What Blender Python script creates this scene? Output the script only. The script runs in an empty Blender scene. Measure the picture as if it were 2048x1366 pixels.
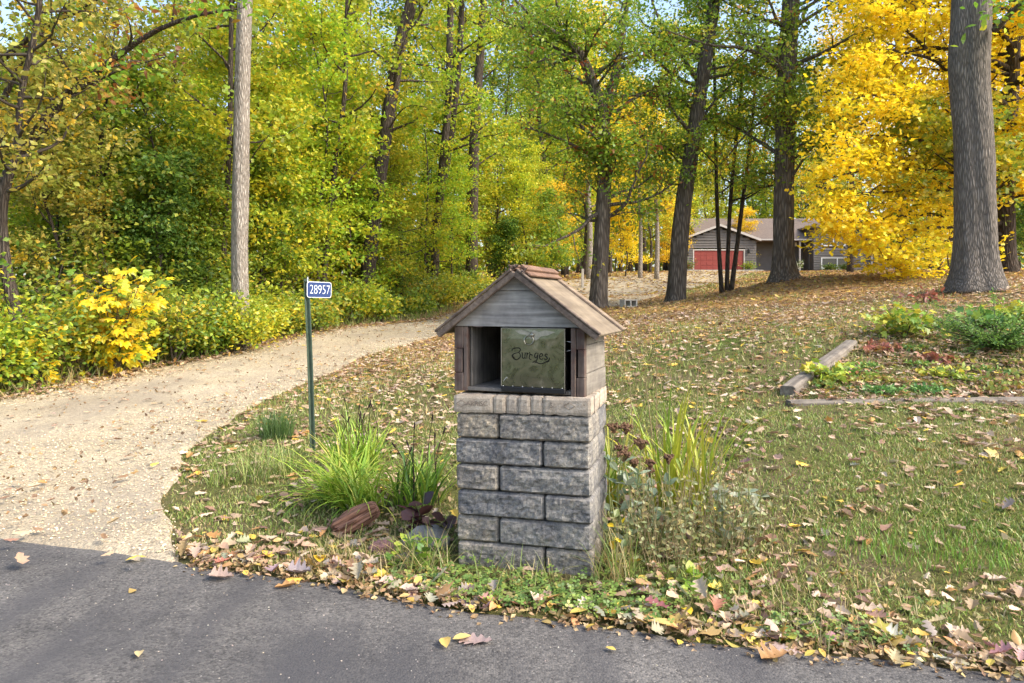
import bpy, math, random
import numpy as np
from mathutils import Vector, Matrix, noise as mnoise

# ------------------------------------------------------------------ camera, sky, sun, exposure
SC = bpy.context.scene
COL = SC.collection
CAM_H, FPX, HOR = 1.37, 1365.0, 600.0
cam_d = bpy.data.cameras.new('camera')
cam = bpy.data.objects.new('camera', cam_d)
COL.objects.link(cam)
cam.location = (0, 0, CAM_H)
cam.rotation_euler = (math.radians(90), 0, 0)
cam_d.lens = 24.0
cam_d.sensor_width = 36.0
cam_d.shift_y = -(683.0 - HOR) / 2048.0
cam_d.clip_start = 0.05
cam_d.clip_end = 1000
SC.camera = cam

SUN_DIR = Vector((0.80, -0.34, 0.80)).normalized()      # towards the sun
SUN_EL = math.asin(SUN_DIR.z)
SUN_AZ = math.atan2(SUN_DIR.x, SUN_DIR.y)
world = bpy.data.worlds.new('World')
SC.world = world
world.use_nodes = True
wn = world.node_tree
bg = wn.nodes['Background']
sky = wn.nodes.new('ShaderNodeTexSky')
sky.sky_type = 'NISHITA'
sky.sun_disc = False
sky.sun_elevation = SUN_EL
sky.sun_rotation = SUN_AZ
sky.air_density = 1.0
sky.dust_density = 3.0
sky.ozone_density = 1.0
bg.inputs['Strength'].default_value = 0.15
hsv = wn.nodes.new('ShaderNodeHueSaturation')                # thin high haze: a paler sky
hsv.inputs['Saturation'].default_value = 0.95
wn.links.new(sky.outputs[0], hsv.inputs['Color'])
wn.links.new(hsv.outputs['Color'], bg.inputs['Color'])

sun_d = bpy.data.lights.new('sun', 'SUN')
sun_d.energy = 1.25
sun_d.angle = math.radians(14.0)
sun_d.color = (1.0, 0.91, 0.76)
sun = bpy.data.objects.new('sun', sun_d)
COL.objects.link(sun)
sun.location = (20, -10, 30)
sun.rotation_euler = SUN_DIR.to_track_quat('Z', 'Y').to_euler()

vs = SC.view_settings
vs.view_transform = 'Standard'
vs.look = 'None'
vs.exposure = 1.62
vs.gamma = 1.0
vs.use_curve_mapping = False
SC.render.engine = 'CYCLES'
cy = SC.cycles
cy.max_bounces = 6
cy.diffuse_bounces = 4
cy.glossy_bounces = 2
cy.transmission_bounces = 4
cy.transparent_max_bounces = 4
cy.caustics_reflective = False
cy.caustics_refractive = False
cy.sample_clamp_indirect = 6.0
cy.use_denoising = True

# ------------------------------------------------------------------ helpers
rng = np.random.default_rng(11)
random.seed(11)


def at(px, py, Y):
    """a point of the place seen at a pixel of the photograph, Y metres away"""
    return np.array([(px - 1024.0) / FPX * Y, Y, CAM_H + (HOR - py) / FPX * Y])


def tag(o, label=None, cat=None, group=None, kind=None):
    if label: o['label'] = label
    if cat: o['category'] = cat
    if group: o['group'] = group
    if kind: o['kind'] = kind
    return o


def link(name, data, parent=None, loc=None, rot=None):
    o = bpy.data.objects.new(name, data)
    COL.objects.link(o)
    if parent is not None: o.parent = parent
    if loc is not None: o.location = loc
    if rot is not None: o.rotation_euler = rot
    return o


def empty(name, loc=(0, 0, 0), rz=0.0):
    o = link(name, None, None, loc, (0, 0, rz))
    o.empty_display_size = 0.1
    return o


def mesh(name, V, faces, mat=None, cols=None, smooth=False, attrs=None):
    """faces: list of integer arrays (M,k); cols: per-vertex rgb"""
    V = np.asarray(V, dtype=np.float32).reshape(-1, 3)
    me = bpy.data.meshes.new(name)
    me.vertices.add(len(V))
    me.vertices.foreach_set('co', V.ravel())
    faces = [np.asarray(f, dtype=np.int32) for f in faces if len(f)]
    loops = np.concatenate([f.ravel() for f in faces])
    tot = np.concatenate([np.full(len(f), f.shape[1], dtype=np.int32) for f in faces])
    start = np.concatenate([[0], np.cumsum(tot)[:-1]]).astype(np.int32)
    me.loops.add(len(loops))
    me.loops.foreach_set('vertex_index', loops)
    me.polygons.add(len(tot))
    me.polygons.foreach_set('loop_start', start)
    me.polygons.foreach_set('loop_total', tot)
    me.polygons.foreach_set('use_smooth', np.full(len(tot), smooth, dtype=bool))
    if cols is not None:
        a = me.attributes.new('col', 'FLOAT_COLOR', 'POINT')
        c = np.ones((len(V), 4), dtype=np.float32)
        c[:, :3] = cols
        a.data.foreach_set('color', c.ravel())
    for k, v in (attrs or {}).items():
        a = me.attributes.new(k, 'FLOAT', 'POINT')
        a.data.foreach_set('value', np.asarray(v, dtype=np.float32))
    me.update(calc_edges=True)
    me.validate(clean_customdata=False)
    if mat: me.materials.append(mat)
    return me


class MB:
    """collects shapes into one mesh"""
    def __init__(s): s.v = []; s.f = {}; s.n = 0
    def add(s, V, F):
        V = np.asarray(V, dtype=float).reshape(-1, 3)
        s.v.append(V)
        for f in F:
            f = np.asarray(f, dtype=np.int64)
            if len(f) == 0: continue
            if f.ndim == 1: f = f[None]
            s.f.setdefault(f.shape[1], []).append(f + s.n)
        s.n += len(V)
        return s
    def box(s, lo, hi, M=None):
        x0, y0, z0 = lo; x1, y1, z1 = hi
        V = np.array([(x0,y0,z0),(x1,y0,z0),(x1,y1,z0),(x0,y1,z0),(x0,y0,z1),(x1,y0,z1),(x1,y1,z1),(x0,y1,z1)], float)
        if M is not None: V = V @ np.array(M.to_3x3()).T + np.array(M.translation)
        return s.add(V, [np.array([(0,3,2,1),(4,5,6,7),(0,1,5,4),(1,2,6,5),(2,3,7,6),(3,0,4,7)])])
    def cbox(s, lo, hi, c=0.004):
        """box with chamfered edges"""
        x0, y0, z0 = lo; x1, y1, z1 = hi
        me = chamfer_verts(x0, y0, z0, x1, y1, z1, c)
        return s.add(*me)
    def prism(s, poly, y0, y1):
        """polygon in x,z extruded along y"""
        n = len(poly)
        V = [(x, y0, z) for x, z in poly] + [(x, y1, z) for x, z in poly]
        F = [np.array([list(range(n))]), np.array([list(range(2*n-1, n-1, -1))])]
        F.append(np.array([(i, i+n, (i+1) % n + n, (i+1) % n) for i in range(n)]))
        return s.add(V, F)
    def tube(s, pts, rad, n=8, cap=True):
        V, F = tube(pts, rad, n, cap)
        return s.add(V, F)
    def V(s): return np.concatenate(s.v)
    def F(s): return [np.concatenate(a) for a in s.f.values()]
    def build(s, name, mat, parent=None, loc=None, rot=None, smooth=False):
        return link(name, mesh(name, s.V(), s.F(), mat, smooth=smooth), parent, loc, rot)


def chamfer_verts(x0, y0, z0, x1, y1, z1, c):
    V = []; idx = {}
    sx, sy, sz = (x0, x1), (y0, y1), (z0, z1)
    for i in (0, 1):
        for j in (0, 1):
            for k in (0, 1):
                X, Y, Z = sx[i], sy[j], sz[k]
                dx, dy, dz = (c if i == 0 else -c), (c if j == 0 else -c), (c if k == 0 else -c)
                idx[i, j, k, 0] = len(V); V.append((X, Y + dy, Z + dz))
                idx[i, j, k, 1] = len(V); V.append((X + dx, Y, Z + dz))
                idx[i, j, k, 2] = len(V); V.append((X + dx, Y + dy, Z))
    q = []; t = []
    I = idx
    q += [(I[0,0,0,0], I[0,0,1,0], I[0,1,1,0], I[0,1,0,0]), (I[1,0,0,0], I[1,1,0,0], I[1,1,1,0], I[1,0,1,0])]
    q += [(I[0,0,0,1], I[1,0,0,1], I[1,0,1,1], I[0,0,1,1]), (I[0,1,0,1], I[0,1,1,1], I[1,1,1,1], I[1,1,0,1])]
    q += [(I[0,0,0,2], I[0,1,0,2], I[1,1,0,2], I[1,0,0,2]), (I[0,0,1,2], I[1,0,1,2], I[1,1,1,2], I[0,1,1,2])]
    for a in (0, 1):
        for b in (0, 1):
            q.append((I[a,b,0,0], I[a,b,1,0], I[a,b,1,1], I[a,b,0,1]))
            q.append((I[a,0,b,0], I[a,1,b,0], I[a,1,b,2], I[a,0,b,2]))
            q.append((I[0,a,b,1], I[1,a,b,1], I[1,a,b,2], I[0,a,b,2]))
            for c2 in (0, 1):
                t.append((I[a,b,c2,0], I[a,b,c2,1], I[a,b,c2,2]))
    return np.array(V), [np.array(q), np.array(t)]


def tube(pts, rad, n=8, cap=True, ridge=None):
    P = np.asarray(pts, float); m = len(P)
    R = np.broadcast_to(np.asarray(rad, float), (m,))
    T = np.gradient(P, axis=0); T /= np.linalg.norm(T, axis=1)[:, None] + 1e-9
    ref = np.array([0.13, 0.99, 0.05]) if abs(T[0][2]) > .6 else np.array([0.05, 0.1, 1.0])
    A = np.cross(ref, T); A /= np.linalg.norm(A, axis=1)[:, None] + 1e-9
    B = np.cross(T, A)
    an = np.linspace(0, 2*np.pi, n, endpoint=False)
    rr = R[:, None] * (np.ones((m, n)) if ridge is None else ridge)
    V = P[:, None] + rr[..., None] * (np.cos(an)[None, :, None]*A[:, None] + np.sin(an)[None, :, None]*B[:, None])
    i = np.arange(m-1)[:, None]*n; j = np.arange(n)[None]; k = (j+1) % n
    q = np.stack([i+j, i+k, i+n+k, i+n+j], -1).reshape(-1, 4)
    F = [q]
    if cap:
        F.append(np.arange(n)[::-1][None].copy()); F.append((np.arange(n) + (m-1)*n)[None])
    return V.reshape(-1, 3), F


def smooth_path(pts, n):
    """Catmull-Rom resample"""
    P = np.asarray(pts, float)
    if len(P) == 2: return P[0] + (P[1]-P[0])*np.linspace(0, 1, n)[:, None]
    Q = np.vstack([2*P[0]-P[1], P, 2*P[-1]-P[-2]])
    out = []
    for t in np.linspace(0, len(P)-1, n):
        i = min(int(t), len(P)-2); u = t-i
        a, b, c, d = Q[i:i+4]
        out.append(.5*((2*b) + (-a+c)*u + (2*a-5*b+4*c-d)*u*u + (-a+3*b-3*c+d)*u**3))
    return np.array(out)


def unit(A): return A / (np.linalg.norm(A, axis=-1, keepdims=True) + 1e-9)


def scatter(tv, tf, pos, N, fwd, size, wid=None):
    """copies of a small template (tv verts, tf faces) at pos, z axis N, y axis ~fwd"""
    N = unit(N); R = unit(np.cross(fwd, N)); Fw = np.cross(N, R)
    size = np.broadcast_to(np.asarray(size, float), (len(pos),))
    wid = size if wid is None else np.broadcast_to(np.asarray(wid, float), (len(pos),))
    tv = np.asarray(tv, float); k = len(tv)
    V = (pos[:, None] + (wid[:, None]*tv[None, :, 0])[..., None]*R[:, None]
         + (size[:, None]*tv[None, :, 1])[..., None]*Fw[:, None]
         + (size[:, None]*tv[None, :, 2])[..., None]*N[:, None]).reshape(-1, 3)
    base = (np.arange(len(pos))*k)
    F = [(base[:, None, None] + np.asarray(f)[None]).reshape(-1, np.asarray(f).shape[1]) for f in tf]
    return V, F, k


KITE = (np.array([(0,0,0),(.36,.45,.09),(0,1,-.05),(-.36,.45,.09)]), [np.array([(0,1,2),(0,2,3)])])
OVAL = (np.array([(0,0,0),(.2,.22,.05),(.27,.5,.06),(.15,.8,.01),(0,1,-.06),(-.15,.8,.01),(-.27,.5,.06),(-.2,.22,.05),(0,.5,0)]),
        [np.array([(0,1,8),(1,2,8),(2,3,8),(3,4,8),(4,5,8),(5,6,8),(6,7,8),(7,0,8)])])
MAPLE = (np.array([(0,0,0),(.42,.08,.05),(.30,.34,.03),(.52,.62,.05),(.2,.62,.02),(0,1.0,-.06),(-.2,.62,.02),(-.52,.62,.05),(-.30,.34,.03),(-.42,.08,.05),(0,.35,-.02)]),
         [np.array([(10,i,i+1) for i in range(0,9)] + [(10,9,0)])])


def oak_template(n=4, seed=0, curl=.3, deep=.55, st=4):
    """rounded-lobed oak leaf, length 1 along y; n lobes a side, st stations per lobe"""
    r = np.random.default_rng(seed)
    m = n*st+1
    ys = np.linspace(0, 1, m)
    env = .05 + .33*np.sin(np.clip(ys, 0, 1)**1.35*np.pi)**.75
    lob = [1-deep*(.5+.5*np.cos(2*np.pi*(n*ys*.97+ph)))**1.3 for ph in (.05, .22)]
    amp = [1+.18*r.normal(size=m).cumsum()/np.sqrt(m) for _ in (0, 1)]
    M, L, Rr = [], [], []
    for i, y in enumerate(ys):
        w, w2 = [float(env[i]*lob[k][i]*amp[k][i]) for k in (0, 1)]
        if i == 0: w = w2 = .012
        if i == m-1: w = w2 = .03
        bz = curl*.6*(y-.45)**2
        M.append((0, y, bz - .02))
        L.append((-w, y+.22*w, bz + curl*w*1.2 + r.normal()*.012)); Rr.append((w2, y+.22*w2, bz + curl*w2*1.2 + r.normal()*.012))
    V = np.array(M+L+Rr)
    q = []
    for i in range(m-1):
        q += [(i, i+1, m+i+1, m+i), (i+1, i, 2*m+i, 2*m+i+1)]
    return V, [np.array(q)]


def palette(pal, n, r, base=None, jitter=.22):
    """colours for n leaves; base: index into pal favoured per leaf"""
    P = np.array([p[:3] for p in pal]); W = np.array([p[3] for p in pal], float); W /= W.sum()
    i = r.choice(len(P), n, p=W)
    if base is not None:
        i = np.where(r.random(n) < .65, base, i)
    c = P[i]*(1 + r.uniform(-jitter, jitter, (n, 1)))
    c = c*(1 + r.normal(0, .035, (n, 3)))
    return np.clip(c, .003, .95)


# ------------------------------------------------------------------ materials
class NT:
    def __init__(s, name):
        s.m = bpy.data.materials.new(name); s.m.use_nodes = True
        s.t = s.m.node_tree; s.t.nodes.clear()
        s.out = s.n('ShaderNodeOutputMaterial')
    def n(s, typ, **kw):
        nd = s.t.nodes.new(typ)
        for k, v in kw.items():
            if k.startswith('i_'): nd.inputs[int(k[2:])].default_value = v
            else: setattr(nd, k, v)
        return nd
    def l(s, a, b): s.t.links.new(a, b); return s
    def coord(s, kind='Object', scale=(1, 1, 1), rot=(0, 0, 0)):
        tc = s.n('ShaderNodeTexCoord'); mp = s.n('ShaderNodeMapping')
        mp.inputs['Scale'].default_value = scale; mp.inputs['Rotation'].default_value = rot
        s.l(tc.outputs[kind], mp.inputs['Vector']); return mp.outputs['Vector']
    def noise(s, vec, scale, detail=4, rough=.6, dist=0.0):
        nd = s.n('ShaderNodeTexNoise'); nd.inputs['Scale'].default_value = scale; nd.inputs['Detail'].default_value = detail
        nd.inputs['Roughness'].default_value = rough; nd.inputs['Distortion'].default_value = dist
        s.l(vec, nd.inputs['Vector']); return nd.outputs['Fac']
    def voro(s, vec, scale, feature='F1', out='Distance'):
        nd = s.n('ShaderNodeTexVoronoi', feature=feature); nd.inputs['Scale'].default_value = scale
        s.l(vec, nd.inputs['Vector']); return nd.outputs[out]
    def ramp(s, fac, stops):
        r = s.n('ShaderNodeValToRGB'); e = r.color_ramp.elements
        while len(e) < len(stops): e.new(.5)
        for el, (p, c) in zip(e, stops):
            el.position = p; el.color = (*c, 1) if len(c) == 3 else c
        s.l(fac, r.inputs['Fac']); return r.outputs['Color']
    def mix(s, fac, a, b, mode='MIX'):
        m = s.n('ShaderNodeMix', data_type='RGBA', blend_type=mode)
        for sock, v in ((m.inputs[0], fac), (m.inputs[6], a), (m.inputs[7], b)):
            if hasattr(v, 'is_output'): s.l(v, sock)
            elif isinstance(v, (int, float)): sock.default_value = v
            else: sock.default_value = (*v, 1)
        return m.outputs[2]
    def math(s, op, a, b=None, clamp=False):
        m = s.n('ShaderNodeMath', operation=op, use_clamp=clamp)
        for sock, v in ((m.inputs[0], a), (m.inputs[1], b)):
            if v is None: continue
            if hasattr(v, 'is_output'): s.l(v, sock)
            else: sock.default_value = v
        return m.outputs[0]
    def attr(s, name, out='Color'):
        a = s.n('ShaderNodeAttribute', attribute_name=name); return a.outputs[out]
    def bump(s, h, strength=.5, dist=.01, prev=None):
        b = s.n('ShaderNodeBump'); b.inputs['Strength'].default_value = strength; b.inputs['Distance'].default_value = dist
        s.l(h, b.inputs['Height'])
        if prev is not None: s.l(prev, b.inputs['Normal'])
        return b.outputs['Normal']
    def principled(s, col, rough=.8, normal=None, metal=0.0, spec=.3, **kw):
        p = s.n('ShaderNodeBsdfPrincipled')
        for nm, v in (('Base Color', col), ('Roughness', rough), ('Metallic', metal), ('Specular IOR Level', spec)):
            if hasattr(v, 'is_output'): s.l(v, p.inputs[nm])
            else: p.inputs[nm].default_value = (*v, 1) if isinstance(v, tuple) else v
        if normal is not None: s.l(normal, p.inputs['Normal'])
        s.l(p.outputs[0], s.out.inputs['Surface'])
        return s.m


def m_leaf(name, use_obj_color=False, trans=.5, vary=True, gloss=.035):
    t = NT(name)
    oi = t.n('ShaderNodeObjectInfo')
    c = oi.outputs['Color'] if use_obj_color else t.attr('col')
    if vary:
        h = t.n('ShaderNodeHueSaturation')
        t.l(c, h.inputs['Color'])
        t.l(t.math('ADD', t.math('MULTIPLY', oi.outputs['Random'], .024), .488), h.inputs['Hue'])
        t.l(t.math('ADD', t.math('MULTIPLY', oi.outputs['Random'], .25), 1.0), h.inputs['Value'])
        c = h.outputs['Color']
    v = t.coord('Object')
    c2 = t.mix(.5, c, t.ramp(t.noise(v, 25, 3), [(.3, (.65, .65, .65)), (.7, (1.2, 1.2, 1.2))]), 'MULTIPLY')
    d = t.n('ShaderNodeBsdfDiffuse'); tr = t.n('ShaderNodeBsdfTranslucent'); g = t.n('ShaderNodeBsdfGlossy')
    g.inputs['Roughness'].default_value = .45
    t.l(c2, d.inputs['Color']); t.l(c2, tr.inputs['Color'])
    m1 = t.n('ShaderNodeMixShader', i_0=trans); t.l(d.outputs[0], m1.inputs[1]); t.l(tr.outputs[0], m1.inputs[2])
    m2 = t.n('ShaderNodeMixShader', i_0=gloss); t.l(m1.outputs[0], m2.inputs[1]); t.l(g.outputs[0], m2.inputs[2])
    t.l(m2.outputs[0], t.out.inputs['Surface'])
    return t.m


def m_simple(name, col, rough=.7, metal=0.0, spec=.3, var=.15, scale=20, bump=.0, bdist=.003):
    t = NT(name); v = t.coord('Object')
    f = t.noise(v, scale, 5)
    c = t.ramp(f, [(.25, tuple(x*(1-var) for x in col)), (.75, tuple(min(1, x*(1+var)) for x in col))])
    nrm = t.bump(t.noise(v, scale*3, 4), bump, bdist) if bump else None
    return t.principled(c, rough, nrm, metal, spec)


def m_bark(name, dark, light, sx=26, sz=3.2, moss=None, strength=.9):
    t = NT(name)
    wv = t.n('ShaderNodeTexNoise', i_2=9.0, i_3=4.0)
    t.l(t.coord('Object', (1, 1, .35)), wv.inputs['Vector'])
    v = t.mix(.30, t.coord('Object', (sx, sx, sz)), wv.outputs['Color'], 'ADD')
    v2 = t.coord('Object', (3, 3, 2))
    w = t.noise(v2, 1.0, 3)
    vor = t.voro(v, 1.0, 'DISTANCE_TO_EDGE')
    fine = t.noise(v, 2.2, 6, .7)
    h = t.math('ADD', t.math('MULTIPLY', t.math('MINIMUM', vor, .35), 2.2), t.math('MULTIPLY', fine, .55))
    c = t.ramp(h, [(.18, tuple(x*.45 for x in dark)), (.5, dark), (.95, light)])
    c = t.mix(t.math('MULTIPLY', w, .7), c, t.mix(.6, c, light))
    if moss: c = t.mix(t.ramp(t.noise(v2, 1.7, 4), [(.55, (0, 0, 0)), (.75, (.5, .5, .5))]), c, moss)
    return t.principled(c, .95, t.bump(h, strength, .03), spec=.1)


def m_wood(name, dark, light, axis='x', scale=1.0, red=None, gap=None):
    t = NT(name)
    s = {'x': (2*scale, 40*scale, 40*scale), 'z': (40*scale, 40*scale, 2*scale), 'y': (40*scale, 2*scale, 40*scale)}[axis]
    v = t.coord('Object', s); v2 = t.coord('Object', (7, 7, 7))
    g = t.noise(v, 1.0, 7, .65, .4)
    b = t.noise(v2, 1.0, 4)
    c = t.ramp(g, [(.3, dark), (.68, light)])
    c = t.mix(1.0, c, t.ramp(b, [(.3, (.62, .62, .64)), (.7, (1.25, 1.25, 1.22))]), 'MULTIPLY')
    if red: c = t.mix(t.ramp(t.noise(v2, 2.3, 3), [(.5, (0, 0, 0)), (.7, (.7, .7, .7))]), c, red)
    return t.principled(c, .85, t.bump(g, .5, .004), spec=.2)


LEAF = m_leaf('leaf')
LEAF_FAR = m_leaf('leaf_far', trans=.5, gloss=.02)
LITTER = m_leaf('leaf_litter', vary=False, trans=.15, gloss=.03)
LITTER_OBJ = m_leaf('leaf_litter_single', use_obj_color=True, vary=False, trans=.15, gloss=.04)
GRASS = m_leaf('grass', vary=False, trans=.3, gloss=.04)
BARK_DARK = m_bark('bark_dark', (.052, .041, .033), (.13, .105, .086))
BARK_GREY = m_bark('bark_grey', (.105, .092, .079), (.27, .237, .203), 40, 5.0, strength=.8)
BARK_OAK = m_bark('bark_oak', (.082, .067, .054), (.215, .182, .15), 20, 2.4)
BARK_PALE = m_bark('bark_pale', (.235, .20, .165), (.50, .45, .385), 40, 6.0)
TWIG = m_simple('twig', (.07, .056, .045), .9)
TWIG_PALE = m_simple('twig_pale', (.34, .28, .21), .9)
# ------------------------------------------------------------------ terrain
def road_edge(x):
    x = np.asarray(x, float)
    return 3.98 - .305*(x + 2.98) - .10*np.exp(-((x-.1)/1.3)**2) + .018*np.sin(x*5.1) + .010*np.sin(x*13.7+1)

DR_R = [(-1.70,3.3),(-1.86,3.75),(-2.25,4.4),(-2.50,4.9),(-2.82,6.17),(-3.08,8.3),(-2.85,10.2),(-1.95,14.8),(-.75,17.4),(1.2,19.4),(3.4,21.6),(7.0,29),(13.0,41.5),(20.0,56),(23.8,65.9)]
DR_L = [(-10.5,5.2),(-9.6,6.4),(-8.3,7.6),(-6.4,8.75),(-6.1,9.6),(-5.75,10.7),(-4.95,12.6),(-4.5,15),(-3.85,17.3),(-2.5,20.3),(-.8,26),(1.3,33),(3.9,40),(6.6,46),(16.4,65.9)]

ctrl = []
for x in (-9, -6, -3, -1.9, -1, -.28, .47, 1.0, 1.9, 3, 5, 8):
    ctrl.append((x, float(road_edge(x)), 0.0))
for x, y in ((-20,8),(-40,14),(20,-2),(40,-9),(0,0),(-8,2),(8,-2),(0,-6),(-20,0),(20,-10),(0,-40),(-60,-30),(60,-50)):
    ctrl.append((x, y, 0.0))
def cp(px, py, Y): ctrl.append(tuple(at(px, py, Y)))
for a in ((0,800,8.7),(300,740,10.9),(480,700,12.6),(600,671,15.0),(700,655,17.2),(880,640,20.4),(345,985,4.8),(400,890,6.17),(520,800,8.46),(640,760,9.98),(850,680,14.8),
          (1215,612,22),(1300,590,30),(1400,566,42),(1500,546,58),(1150,562,38),(1210,553,45),(1380,543,62),(1000,602,26),
          (1186,1142,3.36),(920,1128,3.55),(1300,800,6.9),(1300,700,9.1),(1300,652,11.6),(1000,700,11.2),(700,850,6.95),(1600,900,4.9),(2048,1150,3.4),(2048,930,4.5),
          (1580,812,6.0),(2048,815,6.0),(1700,690,8.0),(2048,690,7.8),(2048,600,10.2),(1950,579,11.5),(1700,602,13.0),(1565,560,18),(1350,608,19),(1195,618,18),
          (1600,552,26),(1750,547,28),(1700,543,45),(1700,541,64),(1435,541.5,66),(1900,541,60),(1900,553,20),(2048,553,22),(2048,541,40),(1450,590,20.5),(1800,570,14.5)):
    cp(*a)
for p in ((-12,13,.5),(-12,20,1.0),(-20,20,1.2),(-8,24,1.2),(-6,30,1.7),(-20,40,2.4),(-4,50,3.1),(-40,60,3.5),(0,80,4.6),(30,80,4.6),(60,60,4.6),(40,25,3.0),(25,12,1.9),(14,5,.8),(80,20,3.5),(-60,20,1.0),(-100,80,4),(100,80,5),(0,140,5.5),(-100,150,5.5),(100,150,5.5)):
    ctrl.append(p)
CT = np.array(ctrl)

def _U(d2): return d2*np.log(np.maximum(d2, 1e-12))
_n = len(CT)
_A = np.zeros((_n+3, _n+3))
_d2 = ((CT[:, None, :2]-CT[None, :, :2])**2).sum(-1)
_A[:_n, :_n] = _U(_d2) + np.eye(_n)*.8
_A[:_n, _n] = 1; _A[:_n, _n+1:] = CT[:, :2]; _A[_n, :_n] = 1; _A[_n+1:, :_n] = CT[:, :2].T
_W = np.linalg.solve(_A, np.concatenate([CT[:, 2], np.zeros(3)]))

def hgt(x, y):
    x = np.asarray(x, float); y = np.asarray(y, float); sh = x.shape
    P = np.stack([x.ravel(), y.ravel()], -1); out = np.empty(len(P))
    for i in range(0, len(P), 20000):
        q = P[i:i+20000]
        d = ((q[:, None]-CT[None, :, :2])**2).sum(-1)
        out[i:i+20000] = _U(d) @ _W[:_n] + _W[_n] + q @ _W[_n+1:]
    s = P[:, 1] - road_edge(P[:, 0])                     # metres behind the road edge
    out = np.where(s < 0, 0.0, out*np.clip(s/.5, 0, 1))
    far = P[:, 1] > 3
    out = out + np.where(far, .012*np.sin(P[:, 0]*3.1+1.7*np.sin(P[:, 1]*1.3))*np.cos(P[:, 1]*2.3)*np.clip(s-.3, 0, 1), 0)
    return out.reshape(sh)

def h1(x, y): return float(hgt(np.array([x]), np.array([y]))[0])

def inside(x, y, poly):
    x = np.asarray(x); y = np.asarray(y); c = np.zeros(x.shape, bool)
    j = len(poly)-1
    for i in range(len(poly)):
        xi, yi = poly[i]; xj, yj = poly[j]
        c ^= ((yi > y) != (yj > y)) & (x < (xj-xi)*(y-yi)/(yj-yi+1e-12)+xi)
        j = i
    return c

def pline(P, n):
    P = smooth_path([(a, b, 0) for a, b in P], 400)[:, :2]
    s = np.concatenate([[0], np.cumsum(np.linalg.norm(np.diff(P, axis=0), axis=1))])
    u = np.linspace(0, 1, n)**1.7*s[-1]                  # finer near the road
    return np.stack([np.interp(u, s, P[:, 0]), np.interp(u, s, P[:, 1])], -1)

NDR = 170
dr_r, dr_l = pline(DR_R, NDR), pline(DR_L, NDR)
def vn(a, k, seed): return np.array([mnoise.noise((float(x)*k, seed, 0)) for x in a])
dr_r[:, 0] += .16*vn(dr_r[:, 1], .9, 3.1) + .07*vn(dr_r[:, 1], 3.5, 7.7)
dr_l[:, 0] += .22*vn(dr_l[:, 1], .8, 5.1) + .08*vn(dr_l[:, 1], 3.1, 1.7)
DRPOLY = [tuple(p) for p in dr_r] + [tuple(p) for p in dr_l[::-1]]
def on_drive(x, y): return inside(x, y, DRPOLY)

# ------------------------------------------------------------------ ground sheet
def litter_amount(x, y):
    """how thickly fallen leaves lie, 0..1"""
    s = y - road_edge(x)
    a = np.clip((y-7.5)/5, 0, 1)*.95 + .12
    a = a + .5*np.exp(-((s-.12)/.22)**2)
    n = np.sin(x*1.9+1.3*np.sin(y*1.1))*np.sin(y*1.7+.8*np.sin(x*1.4))
    a = a + .15*n
    green = np.exp(-(((x-7.5)/3.5)**2 + ((y-33)/9)**2)) + np.exp(-(((x-14)/7)**2+((y-50)/7)**2))
    a = a - .75*green
    return np.clip(a, 0, 1)

xs = np.concatenate([np.linspace(-220, -26, 26), np.arange(-25, -9, .6), np.arange(-9, 12, .27), np.arange(12.2, 46, .6), np.linspace(47, 220, 24)])
ys = np.concatenate([np.linspace(-160, -4, 16), np.arange(-3, 2, .6), np.arange(2.2, 24, .27), np.arange(24.2, 78, .6), np.linspace(79, 260, 24)])
gx, gy = np.meshgrid(xs, ys)
gz = hgt(gx, gy)
sroad = gy - road_edge(gx)
gz = np.where(sroad < -.03, -.06, gz)
lit = litter_amount(gx, gy)*np.clip((gy-6.5)/4, 0, 1)
nx, ny = len(xs), len(ys)
ii = np.arange(nx*ny).reshape(ny, nx)
gq = np.stack([ii[:-1, :-1], ii[:-1, 1:], ii[1:, 1:], ii[1:, :-1]], -1).reshape(-1, 4)

def m_ground():
    t = NT('lawn_ground'); v = t.coord('Object')
    big = t.noise(v, .9, 5, .6); fine = t.noise(v, 45, 5, .7)
    c = t.ramp(big, [(.32, (.11, .14, .035)), (.5, (.155, .15, .055)), (.66, (.18, .145, .08))])
    c = t.mix(.8, c, t.ramp(fine, [(.3, (.5, .5, .5)), (.7, (1.3, 1.3, 1.25))]), 'MULTIPLY')
    vor = t.n('ShaderNodeTexVoronoi'); vor.inputs['Scale'].default_value = 9.5
    t.l(t.mix(.12, v, t.n('ShaderNodeTexNoise', i_2=4.0).outputs['Color']), vor.inputs['Vector'])
    sep = t.n('ShaderNodeSeparateColor'); t.l(vor.outputs['Color'], sep.inputs[0])
    lc = t.ramp(sep.outputs[0], [(0, (.13, .075, .04)), (.25, (.30, .18, .09)), (.5, (.40, .25, .11)), (.72, (.50, .31, .08)), (1, (.34, .23, .15))])
    lc = t.mix(.7, lc, t.ramp(fine, [(.3, (.45, .45, .45)), (.7, (1.35, 1.3, 1.25))]), 'MULTIPLY')
    mask = t.math('LESS_THAN', sep.outputs[1], t.math('MULTIPLY', t.attr('litter', 'Fac'), 1.0))
    c = t.mix(mask, c, lc)
    n = t.bump(t.noise(v, 30, 6, .75), .9, .04)
    n = t.bump(t.math('SUBTRACT', 1.0, vor.outputs['Distance']), .5, .03, n)
    return t.principled(c, .95, n, spec=.08)

ground = link('ground', mesh('ground', np.stack([gx, gy, gz], -1), [gq], m_ground(), smooth=True, attrs={'litter': lit.ravel()}))
tag(ground, 'leaf strewn lawn and woodland floor rising from the road', kind='structure')

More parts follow.
